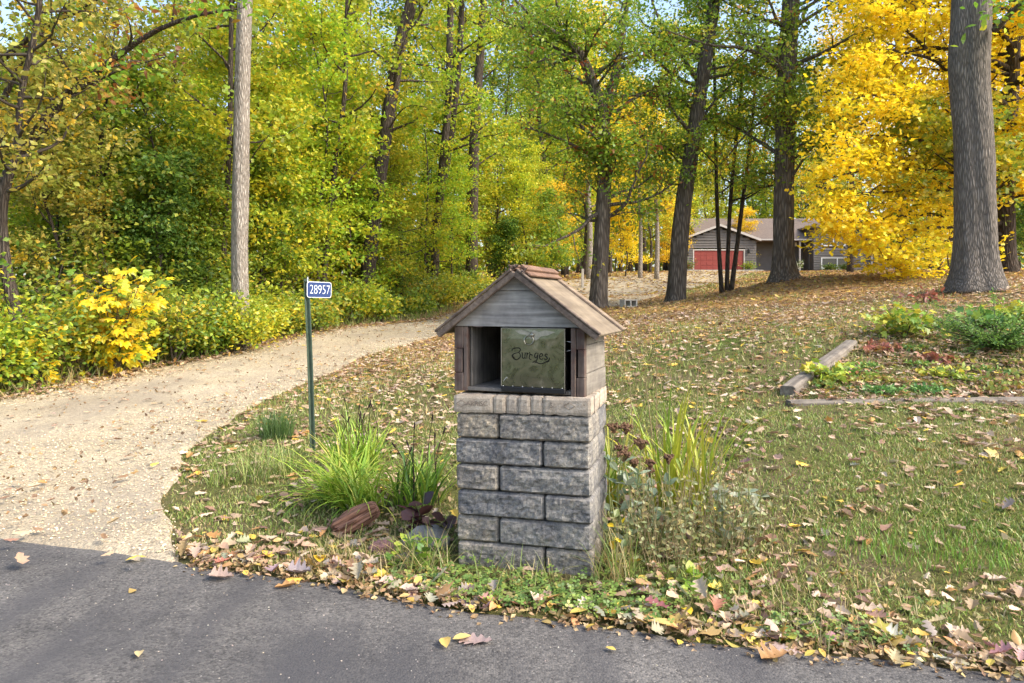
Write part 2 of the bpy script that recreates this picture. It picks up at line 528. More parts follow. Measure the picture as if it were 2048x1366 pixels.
# ------------------------------------------------------------------ road
def m_asphalt():
    t = NT('asphalt'); v = t.coord('Object')
    wear = t.noise(t.coord('Object', (.55, 1.5, 1), (0, 0, math.radians(-17))), 1.0, 4, .55)
    mid = t.noise(v, 9, 5, .7)
    c = t.ramp(wear, [(.30, (.085, .081, .079)), (.50, (.128, .121, .115)), (.70, (.175, .165, .154))])
    c = t.mix(.55, c, t.ramp(mid, [(.3, (.6, .6, .6)), (.7, (1.25, 1.24, 1.2))]), 'MULTIPLY')
    agg = t.n('ShaderNodeTexVoronoi'); agg.inputs['Scale'].default_value = 110; t.l(v, agg.inputs['Vector'])
    sep = t.n('ShaderNodeSeparateColor'); t.l(agg.outputs['Color'], sep.inputs[0])
    c = t.mix(.9, c, t.ramp(sep.outputs[0], [(0, (.45, .45, .46)), (.5, (.95, .95, .95)), (.86, (1.15, 1.13, 1.11)), (1, (1.5, 1.46, 1.4))]), 'MULTIPLY')
    spots = t.math('MULTIPLY', t.math('GREATER_THAN', sep.outputs[1], .993), t.math('LESS_THAN', agg.outputs['Distance'], .45))
    c = t.mix(spots, c, (.26, .245, .22))
    # soft dark diagonal streaks from stretched noise
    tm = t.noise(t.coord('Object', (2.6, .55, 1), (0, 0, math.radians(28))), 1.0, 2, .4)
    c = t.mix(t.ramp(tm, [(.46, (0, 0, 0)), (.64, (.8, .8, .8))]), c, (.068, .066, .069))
    cr = None and t.voro(t.mix(.25, t.coord('Object', (1, 1, 1)), t.n('ShaderNodeTexNoise', i_2=3.0, i_3=6.0).outputs['Color']), 1.1, 'DISTANCE_TO_EDGE')
    h = t.math('ADD', t.math('MULTIPLY', agg.outputs['Distance'], -.9), t.math('MULTIPLY', t.noise(v, 60, 4), .7))
    return t.principled(c, .88, t.bump(h, .55, .006), spec=.25)

rx = np.concatenate([np.linspace(-60, -7, 40), np.arange(-6.9, 7, .06), np.linspace(7.1, 60, 40)])
re = road_edge(rx) + .012*vn(rx, 6, 2.2) + .008*vn(rx, 19, 4.2)
offs = [(0.0, -.035), (.004, -.006), (.03, .002), (.12, .006), (.6, .010), (1.6, .02), (3.2, .035), (5.0, .02), (6.6, .004), (6.62, -.05)]
RV = np.concatenate([np.stack([rx, re-o, np.full(len(rx), z)], -1) for o, z in offs])
m = len(rx)
i = np.arange(m-1)
RQ = np.concatenate([np.stack([(k+1)*m+i, (k+1)*m+i+1, k*m+i+1, k*m+i], -1) for k in range(len(offs)-1)])
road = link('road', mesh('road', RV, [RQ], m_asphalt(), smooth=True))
tag(road, 'dark grey worn asphalt road in the foreground', kind='structure')

# ------------------------------------------------------------------ gravel driveway
def m_gravel():
    t = NT('gravel'); v = t.coord('Object')
    big = t.noise(v, .7, 5, .6)
    c = t.ramp(big, [(.3, (.345, .285, .19)), (.5, (.43, .36, .245)), (.7, (.50, .425, .305))])
    vor = t.n('ShaderNodeTexVoronoi'); vor.inputs['Scale'].default_value = 62; t.l(v, vor.inputs['Vector'])
    sep = t.n('ShaderNodeSeparateColor'); t.l(vor.outputs['Color'], sep.inputs[0])
    c = t.mix(.85, c, t.ramp(sep.outputs[0], [(0, (.55, .52, .5)), (.5, (1, 1, 1)), (1, (1.35, 1.33, 1.3))]), 'MULTIPLY')
    edge = t.ramp(t.noise(v, 2.3, 6, .7), [(.48, (0, 0, 0)), (.66, (.75, .75, .75))])
    c = t.mix(edge, c, t.mix(.5, (.27, .23, .18), c))
    wet = t.ramp(t.noise(t.coord('Object', (1.0, .45, 1)), .9, 3), [(.50, (0, 0, 0)), (.66, (.6, .6, .6))])
    c = t.mix(wet, c, (.29, .245, .185))
    tr = t.ramp(t.math('ADD', t.attr('across', 'Fac'), t.math('MULTIPLY', t.noise(v, .8, 3), .10)), [(.26, (0, 0, 0)), (.36, (.5, .5, .5)), (.44, (0, 0, 0)), (.66, (0, 0, 0)), (.75, (.5, .5, .5)), (.84, (0, 0, 0))])
    c = t.mix(t.mix(1.0, tr, t.ramp(t.noise(v, 1.7, 4), [(.35, (.2, .2, .2)), (.65, (1, 1, 1))]), 'MULTIPLY'), c, (.34, .29, .215))
    h = t.math('ADD', t.math('MULTIPLY', vor.outputs['Distance'], -1.0), t.noise(v, 25, 5))
    return t.principled(c, .95, t.bump(h, .7, .012), spec=.12)

u = np.concatenate([[0, .005, .016, .04, .075], np.linspace(.12, .88, 16), [.925, .96, .984, .995, 1]])
NC = len(u)
DX = dr_r[:, None, 0]*(1-u) + dr_l[:, None, 0]*u
DY = dr_r[:, None, 1]*(1-u) + dr_l[:, None, 1]*u
re2 = road_edge(DX)
DY = np.maximum(DY, re2-.03) if False else DY
crown = .018 + .03*np.sin(np.pi*u)[None]*np.clip((DY-4.5)/3, 0, 1) - .035*((u < .001) | (u > .999))[None]
DZ = hgt(DX, DY) + crown
sD = DY - re2
DZ = np.where(sD < 0, .016 + np.clip(sD/.16, -1, 0)*.05, DZ)
ii = np.arange(NDR*NC).reshape(NDR, NC)
dq = np.stack([ii[:-1, :-1], ii[1:, :-1], ii[1:, 1:], ii[:-1, 1:]], -1).reshape(-1, 4)
drive = link('driveway', mesh('driveway', np.stack([DX, DY, DZ], -1), [dq[:, ::-1]], m_gravel(), smooth=True, attrs={'across': np.tile(u, NDR)}))
tag(drive, 'tan gravel driveway curving up from the road', kind='structure')
def dz(x, y): return hgt(x, y) + np.where(on_drive(x, y), .03, 0)
# ------------------------------------------------------------------ stone pillar
TH_P, TH_H = math.radians(16.4), math.radians(20.5)
PZ = 0.0
pillar = empty('stone_pillar', (.0449+.012, 3.430-.003, PZ))
pillar.rotation_euler = (0, -.016, -TH_P)
tag(pillar, 'stacked grey split face block pillar with pale brick top course beside the road', 'pillar')

def m_block():
    t = NT('split_face_block'); v = t.coord('Object'); oi = t.n('ShaderNodeObjectInfo')
    vv = t.n('ShaderNodeVectorMath', operation='ADD'); t.l(v, vv.inputs[0])
    cmb = t.n('ShaderNodeCombineXYZ'); t.l(t.math('MULTIPLY', oi.outputs['Random'], 50), cmb.inputs[0]); t.l(cmb.outputs[0], vv.inputs[1])
    v = vv.outputs[0]
    a = t.noise(v, 7, 5, .65); b = t.noise(v, 55, 6, .7)
    c = t.ramp(a, [(.28, (.115, .114, .118)), (.45, (.19, .183, .175)), (.6, (.285, .266, .235)), (.75, (.215, .215, .222))])
    c = t.mix(.9, c, t.ramp(b, [(.30, (.32, .32, .34)), (.5, (1, 1, 1)), (.70, (1.6, 1.55, 1.46))]), 'MULTIPLY')
    c = t.mix(.9, c, t.ramp(oi.outputs['Random'], [(0, (.80, .84, .92)), (.5, (1, 1, 1)), (1, (1.32, 1.20, 1.02))]), 'MULTIPLY')
    y = t.ramp(t.noise(v, 5, 3), [(.6, (0, 0, 0)), (.75, (.5, .5, .5))])
    c = t.mix(y, c, t.mix(.5, c, (.34, .26, .15)))
    h = t.math('ADD', t.noise(v, 42, 6, .7), t.math('MULTIPLY', t.noise(v, 160, 3), .35))
    return t.principled(c, .95, t.bump(h, .9, .010), spec=.15)
M_BLOCK = m_block()

def m_cap():
    t = NT('cap_brick'); v = t.coord('Object'); oi = t.n('ShaderNodeObjectInfo')
    a = t.noise(v, 12, 5, .65); b = t.noise(v, 110, 5, .7)
    c = t.ramp(a, [(.28, (.29, .245, .20)), (.5, (.42, .36, .29)), (.7, (.52, .46, .385))])
    c = t.mix(.7, c, t.ramp(b, [(.28, (.5, .48, .46)), (.6, (1.1, 1.1, 1.1))]), 'MULTIPLY')
    c = t.mix(.7, c, t.ramp(oi.outputs['Random'], [(0, (.80, .80, .82)), (1, (1.1, 1.06, 1.0))]), 'MULTIPLY')
    pits = t.ramp(t.noise(v, 75, 3), [(.28, (.25, .2, .17)), (.36, (1, 1, 1))])
    c = t.mix(.8, c, pits, 'MULTIPLY')
    return t.principled(c, .95, t.bump(t.math('ADD', a, t.noise(v, 60, 5)), .6, .005), spec=.15)
M_CAP = m_cap()

def rough_block(w, h, d, seed, amp=.014, res=.0115, rnd=.015, inset=.0025, bulge=.012):
    """block with a split front face at y<0; x 0..w, z 0..h, back at y=d"""
    nx, nz = max(4, int(w/res)), max(3, int(h/res))
    X, Z = np.meshgrid(np.linspace(0, 1, nx+1), np.linspace(0, 1, nz+1))
    ex = np.minimum(X, 1-X)*w; ez = np.minimum(Z, 1-Z)*h
    e = np.minimum(ex, ez)
    # rounded corners in plan of the face
    fall = np.clip(e/rnd, 0, 1); fall = 1-(1-fall)**2
    Y = np.zeros_like(X)
    for i in range(nz+1):
        for j in range(nx+1):
            p = Vector((X[i, j]*w*1.0+seed*3.7, Z[i, j]*h*1.6, seed*1.3))
            n = mnoise.noise(p*13)*1.0 + mnoise.noise(p*31)*.7 + mnoise.noise(p*66)*.55
            Y[i, j] = -amp*(.55*n + .55)*fall[i, j] - bulge*fall[i, j] + bulge + .002
    xx = inset + X*(w-2*inset); zz = inset + Z*(h-2*inset)
    wob = .0035
    for i in range(nz+1):
        for j in (0, nx):
            xx[i, j] += wob*mnoise.noise((seed, i*.8, j))
    for j in range(nx+1):
        for i in (0, nz):
            zz[i, j] += wob*1.3*mnoise.noise((seed+9, i, j*.35)) - (0 if i == 0 else 0)
    k = np.where((ex < rnd) & (ez < rnd), (1-ex/rnd)*(1-ez/rnd), 0)*rnd*.35
    xx = xx + np.where(X < .5, k, -k); zz = zz + np.where(Z < .5, k, -k)
    V = np.stack([xx, Y, zz], -1).reshape(-1, 3)
    idx = np.arange((nx+1)*(nz+1)).reshape(nz+1, nx+1)
    q = np.stack([idx[:-1, :-1], idx[:-1, 1:], idx[1:, 1:], idx[1:, :-1]], -1).reshape(-1, 4)
    ring = np.concatenate([idx[0, :-1], idx[:-1, -1], idx[-1, :0:-1], idx[:0:-1, 0]])
    n0 = len(V); RB = V[ring].copy(); RB[:, 1] = d
    V = np.vstack([V, RB]); nr = len(ring); a = np.arange(nr); b = (a+1) % nr
    side = np.stack([ring[a], n0+a, n0+b, ring[b]], -1)
    back = (n0 + np.arange(nr))[None]
    return V, [q, side[:, ::-1].copy() if False else side, back]

PW, PD, RH = .709, .50, .1325
hw = PW/2
for r in range(6):
    z0 = r*RH
    split = .325 if r % 2 == 1 else .655          # from the bottom: row 0 long-left
    for k, (a, b) in enumerate(((0, split), (split, 1))):
        for side in (0, 1):                       # front layer and back layer
            w = (b-a)*PW
            V, F = rough_block(w, RH, .25, r*4+k*2+side+1, res=.0115 if side == 0 else .04)
            if side == 1:
                V = V*np.array([-1, -1, 1]) + np.array([w, 0, 0])
            jx = .004*math.sin(r*2.1+k*3)
            blk = link('block', mesh('block', V, F, M_BLOCK, smooth=False), pillar, (-hw+a*PW+jx*(k == 1 and 1 or -1), (.0 + .004*math.sin(r*1.7+k) if side == 0 else PD), z0))
# brick course on top
CZ, CH = 6*RH, .094
rr = random.Random(4)
def cap_brick(x0, y0, w, d, rz=0.0, seed=0, text=None, smooth=False):
    V, F = rough_block(w, CH-.004, d, seed+40, amp=.0025, res=.014, rnd=.005, inset=.0012, bulge=.0035)
    V[:, 1] -= .003
    o = link('brick', mesh('brick', V, F, M_CAP), pillar, (x0, y0, CZ+.002+rr.uniform(-.0015, .002)), (rr.uniform(-.008, .008), rr.uniform(-.008, .008), rz))
    return o
us = [0, .30, .392, .482, .572, .662, 1.0]
caps = []
for k in range(6):
    caps.append(cap_brick(-hw-.004+us[k]*(PW+.006), -.004+rr.uniform(-.003, .003), (us[k+1]-us[k])*(PW+.006), .10, 0, k))
# right and left side courses: bricks laid along the side, seen end on
ny_ = 5
ln = (PD-.10)/ny_
for k in range(ny_):
    cap_brick(hw+.004+rr.uniform(-.004, .002), .10+k*ln, ln, .10, math.radians(90), 10+k)
    cap_brick(-hw-.002, .10+(k+1)*ln, ln, .10, math.radians(-90), 20+k)
mb = MB(); mb.box((-hw+.097, .097, 0), (hw-.097, PD-.02, CZ+CH-.012)); mb.build('mortar_bed', M_CAP, pillar)

# pressed marks on the two long cap bricks
M_MARK = m_simple('pressed_mark', (.20, .165, .135), .95)
def text_mesh(body, size, mat, name, extrude=.0006, sx=1.0, thin=0.0):
    cu = bpy.data.curves.new(name, 'FONT'); cu.body = body; cu.size = size; cu.extrude = extrude; cu.align_x = 'CENTER'; cu.align_y = 'CENTER'; cu.offset = thin
    to = bpy.data.objects.new(name, cu); COL.objects.link(to)
    dg = bpy.context.evaluated_depsgraph_get()
    me = bpy.data.meshes.new_from_object(to.evaluated_get(dg))
    bpy.data.objects.remove(to, do_unlink=True); bpy.data.curves.remove(cu)
    n = len(me.vertices); co = np.empty(n*3, np.float32); me.vertices.foreach_get('co', co); co = co.reshape(-1, 3)
    co[:, 0] *= sx
    me.vertices.foreach_set('co', co.ravel()); me.materials.clear(); me.materials.append(mat); me.name = name
    return me
RX90 = (math.radians(90), 0, 0)
def diamond(s, wdt):
    mb = MB()
    for k in range(4):
        a0, a1 = k*math.pi/2, (k+1)*math.pi/2
        p = np.array([(math.cos(a0)*s*1.35, 0, math.sin(a0)*s*.8), (math.cos(a1)*s*1.35, 0, math.sin(a1)*s*.8)])
        mb.tube(p, wdt, 4)
    return mb
yb = -.0075
o = link('pressed_letters', text_mesh('ARRISC', .034, M_MARK, 'pressed_letters', sx=1.05), caps[0], (.130, yb, .048), RX90)
o = diamond(.021, .0013).build('pressed_diamond', M_MARK, caps[0], (.045, yb+.002, .048))
o = link('pressed_letters', text_mesh('S', .034, M_MARK, 'pressed_letters', sx=1.05), caps[5], (.045, yb, .048), RX90)
o = diamond(.021, .0013).build('pressed_diamond', M_MARK, caps[5], (.135, yb+.002, .048))

# ------------------------------------------------------------------ wooden mailbox shelter
W_GREY = m_wood('weathered_grey_wood', (.18, .168, .155), (.42, .395, .365), 'x')
W_SIDE = m_wood('weathered_side_board', (.17, .15, .125), (.29, .262, .225), 'y')
W_DARK = m_wood('dark_brown_wood', (.065, .046, .038), (.18, .135, .112), 'z', .8, (.10, .05, .04))
W_IN = m_wood('inner_board', (.12, .105, .09), (.26, .235, .205), 'z')
W_ROOF = m_wood('roof_panel', (.185, .145, .10), (.255, .205, .148), 'y', .45)
W_TRIM = m_wood('roof_trim', (.085, .062, .05), (.24, .185, .145), 'y', .9)
W_BATT = m_wood('roof_batten', (.18, .13, .088), (.30, .23, .165), 'y', .8)
W_RIDGE = m_wood('ridge_board', (.15, .09, .062), (.25, .155, .11), 'x', .5)

shel = empty('mailbox_shelter', (.0267, 3.4929, .8915))
shel.rotation_euler = (0, 0, -TH_H)
tag(shel, 'weathered wooden gabled mailbox shelter standing on the stone pillar', 'mailbox shelter')
SD = .46                   # depth of the body
def S(mb, name, mat, parent=shel, **k): return mb.build(name, mat, parent, **k)
# floor
S(MB().cbox((-.345, .004, .004), (.345, SD, .022), .002), 'floor_board', W_IN)
# side walls: three boards each
for sgn in (-1, 1):
    for k, (za, zb) in enumerate(((.0, .108), (.110, .252), (.254, .330))):
        x0, x1 = (.334, .353) if sgn > 0 else (-.353, -.334)
        bow = .003 if k == 0 else 0.0
        S(MB().cbox((x0+bow*sgn, .040, za), (x1+bow*sgn, SD-.012*k, zb), .0025), 'side_board', W_SIDE)
    # inner lining
    x0, x1 = (.283, .330) if sgn > 0 else (-.330, -.283)
# left post: three stacked dark blocks, inner stile
for za, zb, w in ((.0, .095, .052), (.097, .222, .046), (.224, .338, .052)):
    S(MB().cbox((-.353, -.004, za), (-.353+w, .036, zb), .003), 'post_block', W_DARK)
S(MB().cbox((-.300, -.002, .0), (-.279, .036, .338), .003), 'door_stile', W_DARK)
S(MB().cbox((-.2785, .037, .0225), (-.2685, SD, .338), .002), 'inner_wall', W_IN)
S(MB().cbox((-.268, SD-.018, .0225), (.332, SD-.006, .338), .002), 'rear_board', W_DARK)
# right post
S(MB().cbox((.286, -.010, -.004), (.310, .036, .338), .003), 'door_stile', W_DARK)
for za, zb, xa in ((-.004, .092, .312), (.094, .230, .320), (.232, .338, .312)):
    S(MB().cbox((xa, -.004, za), (.3555, .036, zb), .003), 'post_block', W_DARK)
# gable boards
def gz_(x, z0=.586, sl=.738): return z0 - abs(x)*sl
zl, zs = .342, .526
ap = .606
def xat(z): return (ap-z)/.745
S(MB().prism([(-xat(zl)+.004, zl), (xat(zl)-.004, zl), (xat(zs-.0015), zs-.0015), (-xat(zs-.0015), zs-.0015)], .002, .022), 'gable_board', W_GREY)
S(MB().prism([(-xat(zs+.0015), zs+.0015), (xat(zs+.0015), zs+.0015), (.004, ap), (-.004, ap)], .003, .022), 'gable_board', W_GREY)
S(MB().prism([(-xat(zl)+.004, zl), (xat(zl)-.004, zl), (0, ap)], SD-.03, SD-.01), 'rear_gable', W_GREY)
# ragged bottom splinter of the lower gable board
S(MB().prism([(-.255, zl-.001), (-.19, zl-.001), (-.20, zl-.006), (-.235, zl-.004)], .000, .012), 'splinter', W_DARK)

# roof: panels on both slopes
sl_a = math.atan2(.322, .43)
def slope_box(name, mat, sgn, s0, s1, y0, y1, t0, t1, c=.002):
    """box laid on a slope: s along the slope from the ridge, y along the ridge, t thickness above the panel plane"""
    mb = MB(); mb.cbox((s0, y0, t0), (s1, y1, t1), c)
    V = mb.V()
    ca, sa = math.cos(sl_a), math.sin(sl_a)
    x = V[:, 0]*ca + V[:, 2]*sa; z = -V[:, 0]*sa + V[:, 2]*ca
    V2 = np.stack([x*sgn, V[:, 1], z + .6155], -1)
    F = mb.F()
    if sgn < 0: F = [f[:, ::-1].copy() for f in F]
    return link(name, mesh(name, V2, F, mat), shel)
RY0, RY1 = -.050, .600
for sgn in (-1, 1):
    slope_box('roof_panel', W_ROOF, sgn, .004, .532, RY0+.030, RY1-.004, 0, .013)
    slope_box('roof_trim', W_TRIM, sgn, .002, .538, RY0, RY0+.028, -.016, .016, .004)
    slope_box('roof_trim', W_TRIM, sgn, .002, .538, RY0-.006, RY0+.012, .0175, .030, .004)
    slope_box('roof_batten', W_BATT, sgn, .06, .535, RY0+.034, RY0+.052, .0145, .022, .002)
    slope_box('roof_batten', W_BATT, sgn, .05, .535, RY1-.075, RY1+.006, .0145, .024, .002)
    slope_box('roof_batten', W_TRIM, sgn, .06, .535, RY1-.085, RY1-.077, .0145, .019, .001)
    slope_box('ridge_board', W_RIDGE, sgn, -.006, .062, RY0+.06, RY1-.02, .0255, .036, .002)
    slope_box('ridge_board', W_RIDGE, sgn, -.012, .030, RY0+.055, RY1-.03, .0375, .050, .002)
# frayed ends of the old roofing at the front of the ridge
rf = random.Random(3)
mb = MB()
for k in range(26):
    s = rf.choice((-1, 1)); d0 = rf.uniform(-.005, .085)
    p = np.array([s*d0*.8, RY0+rf.uniform(-.012, .055), .648-abs(d0)*.55+rf.uniform(-.006, .012)])
    q = p + np.array([rf.uniform(-.022, .022), rf.uniform(-.028, .006), rf.uniform(-.018, .016)])
    mb.tube(np.array([p, (p+q)/2+np.array([0, 0, rf.uniform(-.006, .006)]), q]), [.0045, .004, .0015], 5)
S(mb, 'frayed_ridge_end', W_DARK)

# ------------------------------------------------------------------ metal mailbox inside the shelter
def m_metal():
    t = NT('tarnished_steel'); v = t.coord('Object')
    a = t.noise(v, 11, 6, .68, 1.2); b = t.noise(t.coord('Object', (30, 30, 90)), 1.0, 4)
    c = t.ramp(a, [(.32, (.11, .115, .075)), (.45, (.20, .205, .135)), (.56, (.25, .235, .165)), (.68, (.36, .33, .25))])
    c = t.mix(.4, c, t.ramp(b, [(.3, (.8, .8, .8)), (.7, (1.15, 1.15, 1.15))]), 'MULTIPLY')
    r = t.math('ADD', t.math('MULTIPLY', a, .25), .17)
    n = t.bump(t.noise(v, 9, 3), .25, .012)
    return t.principled(c, r, n, .92, .5)
M_METAL = m_metal()
M_BLACK = m_simple('black_sheet_metal', (.018, .018, .019), .45, .3, .5)
M_INK = m_simple('dark_cutout', (.012, .012, .009), .9)
M_STEEL = m_simple('worn_steel', (.30, .29, .25), .35, .9, .5)
M_BEAD = m_simple('pale_rivet', (.62, .62, .6), .5)
box = empty('metal_mailbox', (.0267, 3.4929, .8915))
box.rotation_euler = (0, 0, -TH_H)
tag(box, 'tarnished metal mailbox with pull ring and cut lettering, set inside the shelter', 'mailbox')
bx0, bx1, bz0, bz1 = -.082, .256, .038, .338
mb = MB()
mb.box((bx0+.004, .012, .026), (bx0+.007, SD-.022, bz1-.002)); mb.box((bx1-.007, .012, .026), (bx1-.004, SD-.022, bz1-.002))
mb.box((bx0+.0075, .012, .0235), (bx1-.0075, SD-.022, .0262)); mb.box((bx0+.0075, .012, bz1-.004), (bx1-.0075, SD-.022, bz1-.0015))
mb.build('body', M_BLACK, box)
# door: slightly dished sheet with a rolled rim
nx_, nz_ = 12, 11
Xg, Zg = np.meshgrid(np.linspace(bx0, bx1, nx_+1), np.linspace(bz0, bz1-.002, nz_+1))
e = np.minimum(np.minimum(Xg-bx0, bx1-Xg), np.minimum(Zg-bz0, bz1-.002-Zg))
Yg = -.012 - .003*np.clip(e/.05, 0, 1) + .0012*np.sin(Xg*22)*np.cos(Zg*17)
Vd = np.stack([Xg, Yg, Zg], -1).reshape(-1, 3)
Vb = Vd.copy(); Vb[:, 1] += .002
idx = np.arange(len(Vd)).reshape(nz_+1, nx_+1)
q = np.stack([idx[:-1, :-1], idx[:-1, 1:], idx[1:, 1:], idx[1:, :-1]], -1).reshape(-1, 4)
ring = np.concatenate([idx[0, :-1], idx[:-1, -1], idx[-1, :0:-1], idx[:0:-1, 0]]); n0 = len(Vd); a = np.arange(len(ring)); b = (a+1) % len(ring)
door = link('door', mesh('door', np.vstack([Vd, Vb]), [q, q[:, ::-1]+n0, np.stack([ring[b], ring[a], ring[a]+n0, ring[b]+n0], -1)], M_METAL, smooth=False), box)
mb = MB()
for x0, x1, z0, z1 in ((bx0-.002, bx0+.003, bz0, bz1-.002), (bx1-.003, bx1+.002, bz0, bz1-.002)):
    mb.cbox((x0, -.0165, z0), (x1, -.0128, z1), .001)
mb.cbox((bx0+.0035, -.0165, bz1-.006), (bx1-.0035, -.0128, bz1-.001), .001)
mb.build('rim', M_STEEL, door)
mb = MB(); mb.cbox((bx0+.002, -.022, .010), (bx1+.004, .010, .0365), .004); mb.build('bottom_lip', M_BLACK, box)
for k in range(7):
    x = bx0+.012+k*(bx1-bx0-.024)/6
    mb = MB(); mb.tube(np.array([(x, -.0150, bz0+.001), (x, -.0190, bz0+.001)]), [.0028, .0016], 6); mb.build('rivet', M_BEAD, box)
for (xa, za, xb, zb) in ((bx1+.006, .272, bx1+.028, .268), (bx1+.006, .222, bx1+.026, .228)):
    MB().tube(np.array([(xa, .006, za), ((xa+xb)/2, .002, (za+zb)/2+.001), (xb, .004, zb)]), .0013, 5).build('wire_hook', M_BEAD, box)
MB().tube(np.array([(bx0+.014, -.0175, .062), (bx0+.026, -.021, .078), (bx0+.034, -.0205, .085), (bx0+.036, -.019, .078)]), .0013, 5).build('wire_hook', M_BEAD, box)

# pale residue of an old label near the top of the door
def residue_poly():
    return [(440,165),(560,150),(640,185),(700,200),(780,150),(860,185),(960,150),(1060,165),(1140,180),(1010,240),(900,255),(810,330),(720,300),(640,240),(520,220)]

# lettering and ring traced in units of the door: (x,z) from zoomed pixels of the door
def dl(x, y): return np.array([bx0 + (x-195)/(1295-195)*(bx1-bx0), 0, bz1 - .002 - (y-120)/(1140-120)*(bz1-bz0)])
M_RESID = m_simple('label_residue', (.34, .32, .25), .6, .3, .4, .25, 60)
pr_ = np.array([dl(*p) for p in residue_poly()]); cen = pr_.mean(0)
Vr = np.vstack([pr_, cen[None]]); Vr[:, 1] = -.0162
nr_ = len(pr_)
link('label_residue', mesh('label_residue', Vr, [np.array([(i, (i+1) % nr_, nr_) for i in range(nr_)])], M_RESID), door)
ringc = dl(690, 325)
an = np.linspace(0, 2*np.pi, 25)
pr = np.stack([ringc[0]+.0245*np.cos(an), -.0225+.003*np.sin(an), ringc[2]+.0235*np.sin(an)], -1)
MB().tube(pr, .0026, 6, cap=False).build('pull_ring', M_STEEL, door)
bc = dl(742, 235)
mb = MB(); mb.tube(np.array([(bc[0], -.013, bc[2]), (bc[0], -.018, bc[2]), (bc[0], -.024, bc[2]), (bc[0], -.027, bc[2])]), [.0125, .0125, .009, .003], 12)
mb.tube(np.array([(bc[0]-.011, -.020, bc[2]+.004), (bc[0]-.004, -.024, bc[2]+.011), (bc[0]+.009, -.022, bc[2]+.008)]), [.003, .004, .003], 6)
mb.build('ring_boss', M_STEEL, door)
STR = [
 [(395,520),(388,505),(400,485),(430,472),(480,464),(520,470),(537,490),(530,515),(505,538),(470,552)],
 [(470,552),(430,565),(400,585),(386,605)], [(505,540),(532,575),(535,610),(518,640),(485,662),(448,668),(418,650),(400,628),(384,600)],
 [(384,600),(405,605),(398,622),(425,632),(420,648),(450,655)],
 [(556,552),(572,548),(570,600),(578,636),(600,640),(616,622)], [(612,545),(624,552),(616,600),(620,634),(636,642)], [(642,552),(656,548),(650,600),(652,648)], [(653,585),(668,560),(682,552)],
 [(690,530),(704,550),(700,590),(690,625),(700,650),(732,662)], [(700,565),(720,572),(745,580),(735,592)],
 [(832,548),(808,545),(790,570),(786,604),(802,626),(824,610),(834,575)], [(846,540),(838,590),(832,640),(812,675),(785,684)],
 [(872,606),(905,596),(926,575),(912,552),(888,556),(870,588),(870,622),(888,648),(918,645),(934,626)],
 [(1008,572),(990,556),(968,566),(966,588),(990,604),(1002,626),(988,650),(962,648),(954,630)],
 [(750,715),(775,690),(800,682),(815,700),(780,718)], [(800,682),(825,705),(865,722),(915,722),(960,700),(1005,680),(1035,650),(1043,615)], [(1035,650),(1022,680),(1000,690)],
]
mb = MB()
for st in STR:
    P = smooth_path([dl(*p) for p in st], max(5, 3*len(st)))
    n = len(P)
    wd = .0011 + .0017*np.abs(np.sin(np.linspace(.35, 2.8, n)))
    T = np.gradient(P, axis=0); T = unit(T); Nn = np.stack([-T[:, 2], T[:, 1]*0, T[:, 0]], -1)
    L, R = P+Nn*wd[:, None], P-Nn*wd[:, None]
    L[:, 1] = R[:, 1] = -.0166
    L2, R2 = L.copy(), R.copy(); L2[:, 1] = R2[:, 1] = -.0145
    V = np.concatenate([L, R, L2, R2]); i = np.arange(n-1)
    mb.add(V, [np.stack([i, i+1, n+i+1, n+i], -1), np.stack([i, 2*n+i, 2*n+i+1, i+1], -1), np.stack([n+i, n+i+1, 3*n+i+1, 3*n+i], -1)])
mb.build('lettering', M_INK, door)

# ------------------------------------------------------------------ house number sign
M_POST = m_simple('green_steel', (.10, .14, .095), .55, .3, .4, .25, 12)
M_BLUE = m_simple('blue_sign_paint', (.007, .032, .14), .4, 0, .5, .12, 30)
M_WHITE = m_simple('white_sign_paint', (.82, .84, .86), .5, 0, .4, .05, 30)
sb = at(626, 913, 5.8); stp = at(613, 560, 5.8)
sgn = empty('house_number_sign', tuple(sb))
tag(sgn, 'blue number sign 28957 on a thin green steel post beside the driveway', 'sign')
d = stp - sb
# U channel post: swept profile
prof = np.array([(-.028, -.006), (-.016, -.006), (-.010, .014), (.010, .014), (.016, -.006), (.028, -.006), (.028, -.002), (.019, -.002), (.012, .018), (-.012, .018), (-.019, -.002), (-.028, -.002)])*.85
n = len(prof); mb = MB(); Vp = []
for tt in np.linspace(-.06, 1, 8):
    c = d*tt + np.array([.006*math.sin(tt*3), 0, 0])
    Vp += [c + np.array([x, y, 0]) for x, y in prof]
i = np.arange(7)[:, None]*n; j = np.arange(n)[None]; k = (j+1) % n
mb.add(np.array(Vp), [np.stack([i+j, i+k, i+n+k, i+n+j], -1).reshape(-1, 4), (np.arange(n)+7*n)[None]])
mb.build('post', M_POST, sgn)
yaw = math.radians(50)
SWd, SHt = .245, .136
pan = empty('sign_tmp', (0, 0, 0)); bpy.data.objects.remove(pan)
pl = (d[0]+.012, d[1]-.026, d[2]-.012-SHt/2)
def rounded(w, h, r, y0, y1, seg=5):
    pts = []
    for cx, cz, a0 in ((w-r, h/2-r, 0), (r, h/2-r, 90), (r, -h/2+r, 180), (w-r, -h/2+r, 270)):
        for s in range(seg+1):
            a = math.radians(a0+90*s/seg); pts.append((cx+r*math.cos(a), cz+r*math.sin(a)))
    return MB().prism(pts[::-1], y0, y1)
panel = rounded(SWd, SHt, .022, 0, .003).build('sign_panel', M_WHITE, sgn, pl, (0, math.radians(1.0), yaw))
o = rounded(SWd-.010, SHt-.010, .019, -.0012, -.0002).build('sign_face', M_BLUE, panel, (.005, 0, 0))
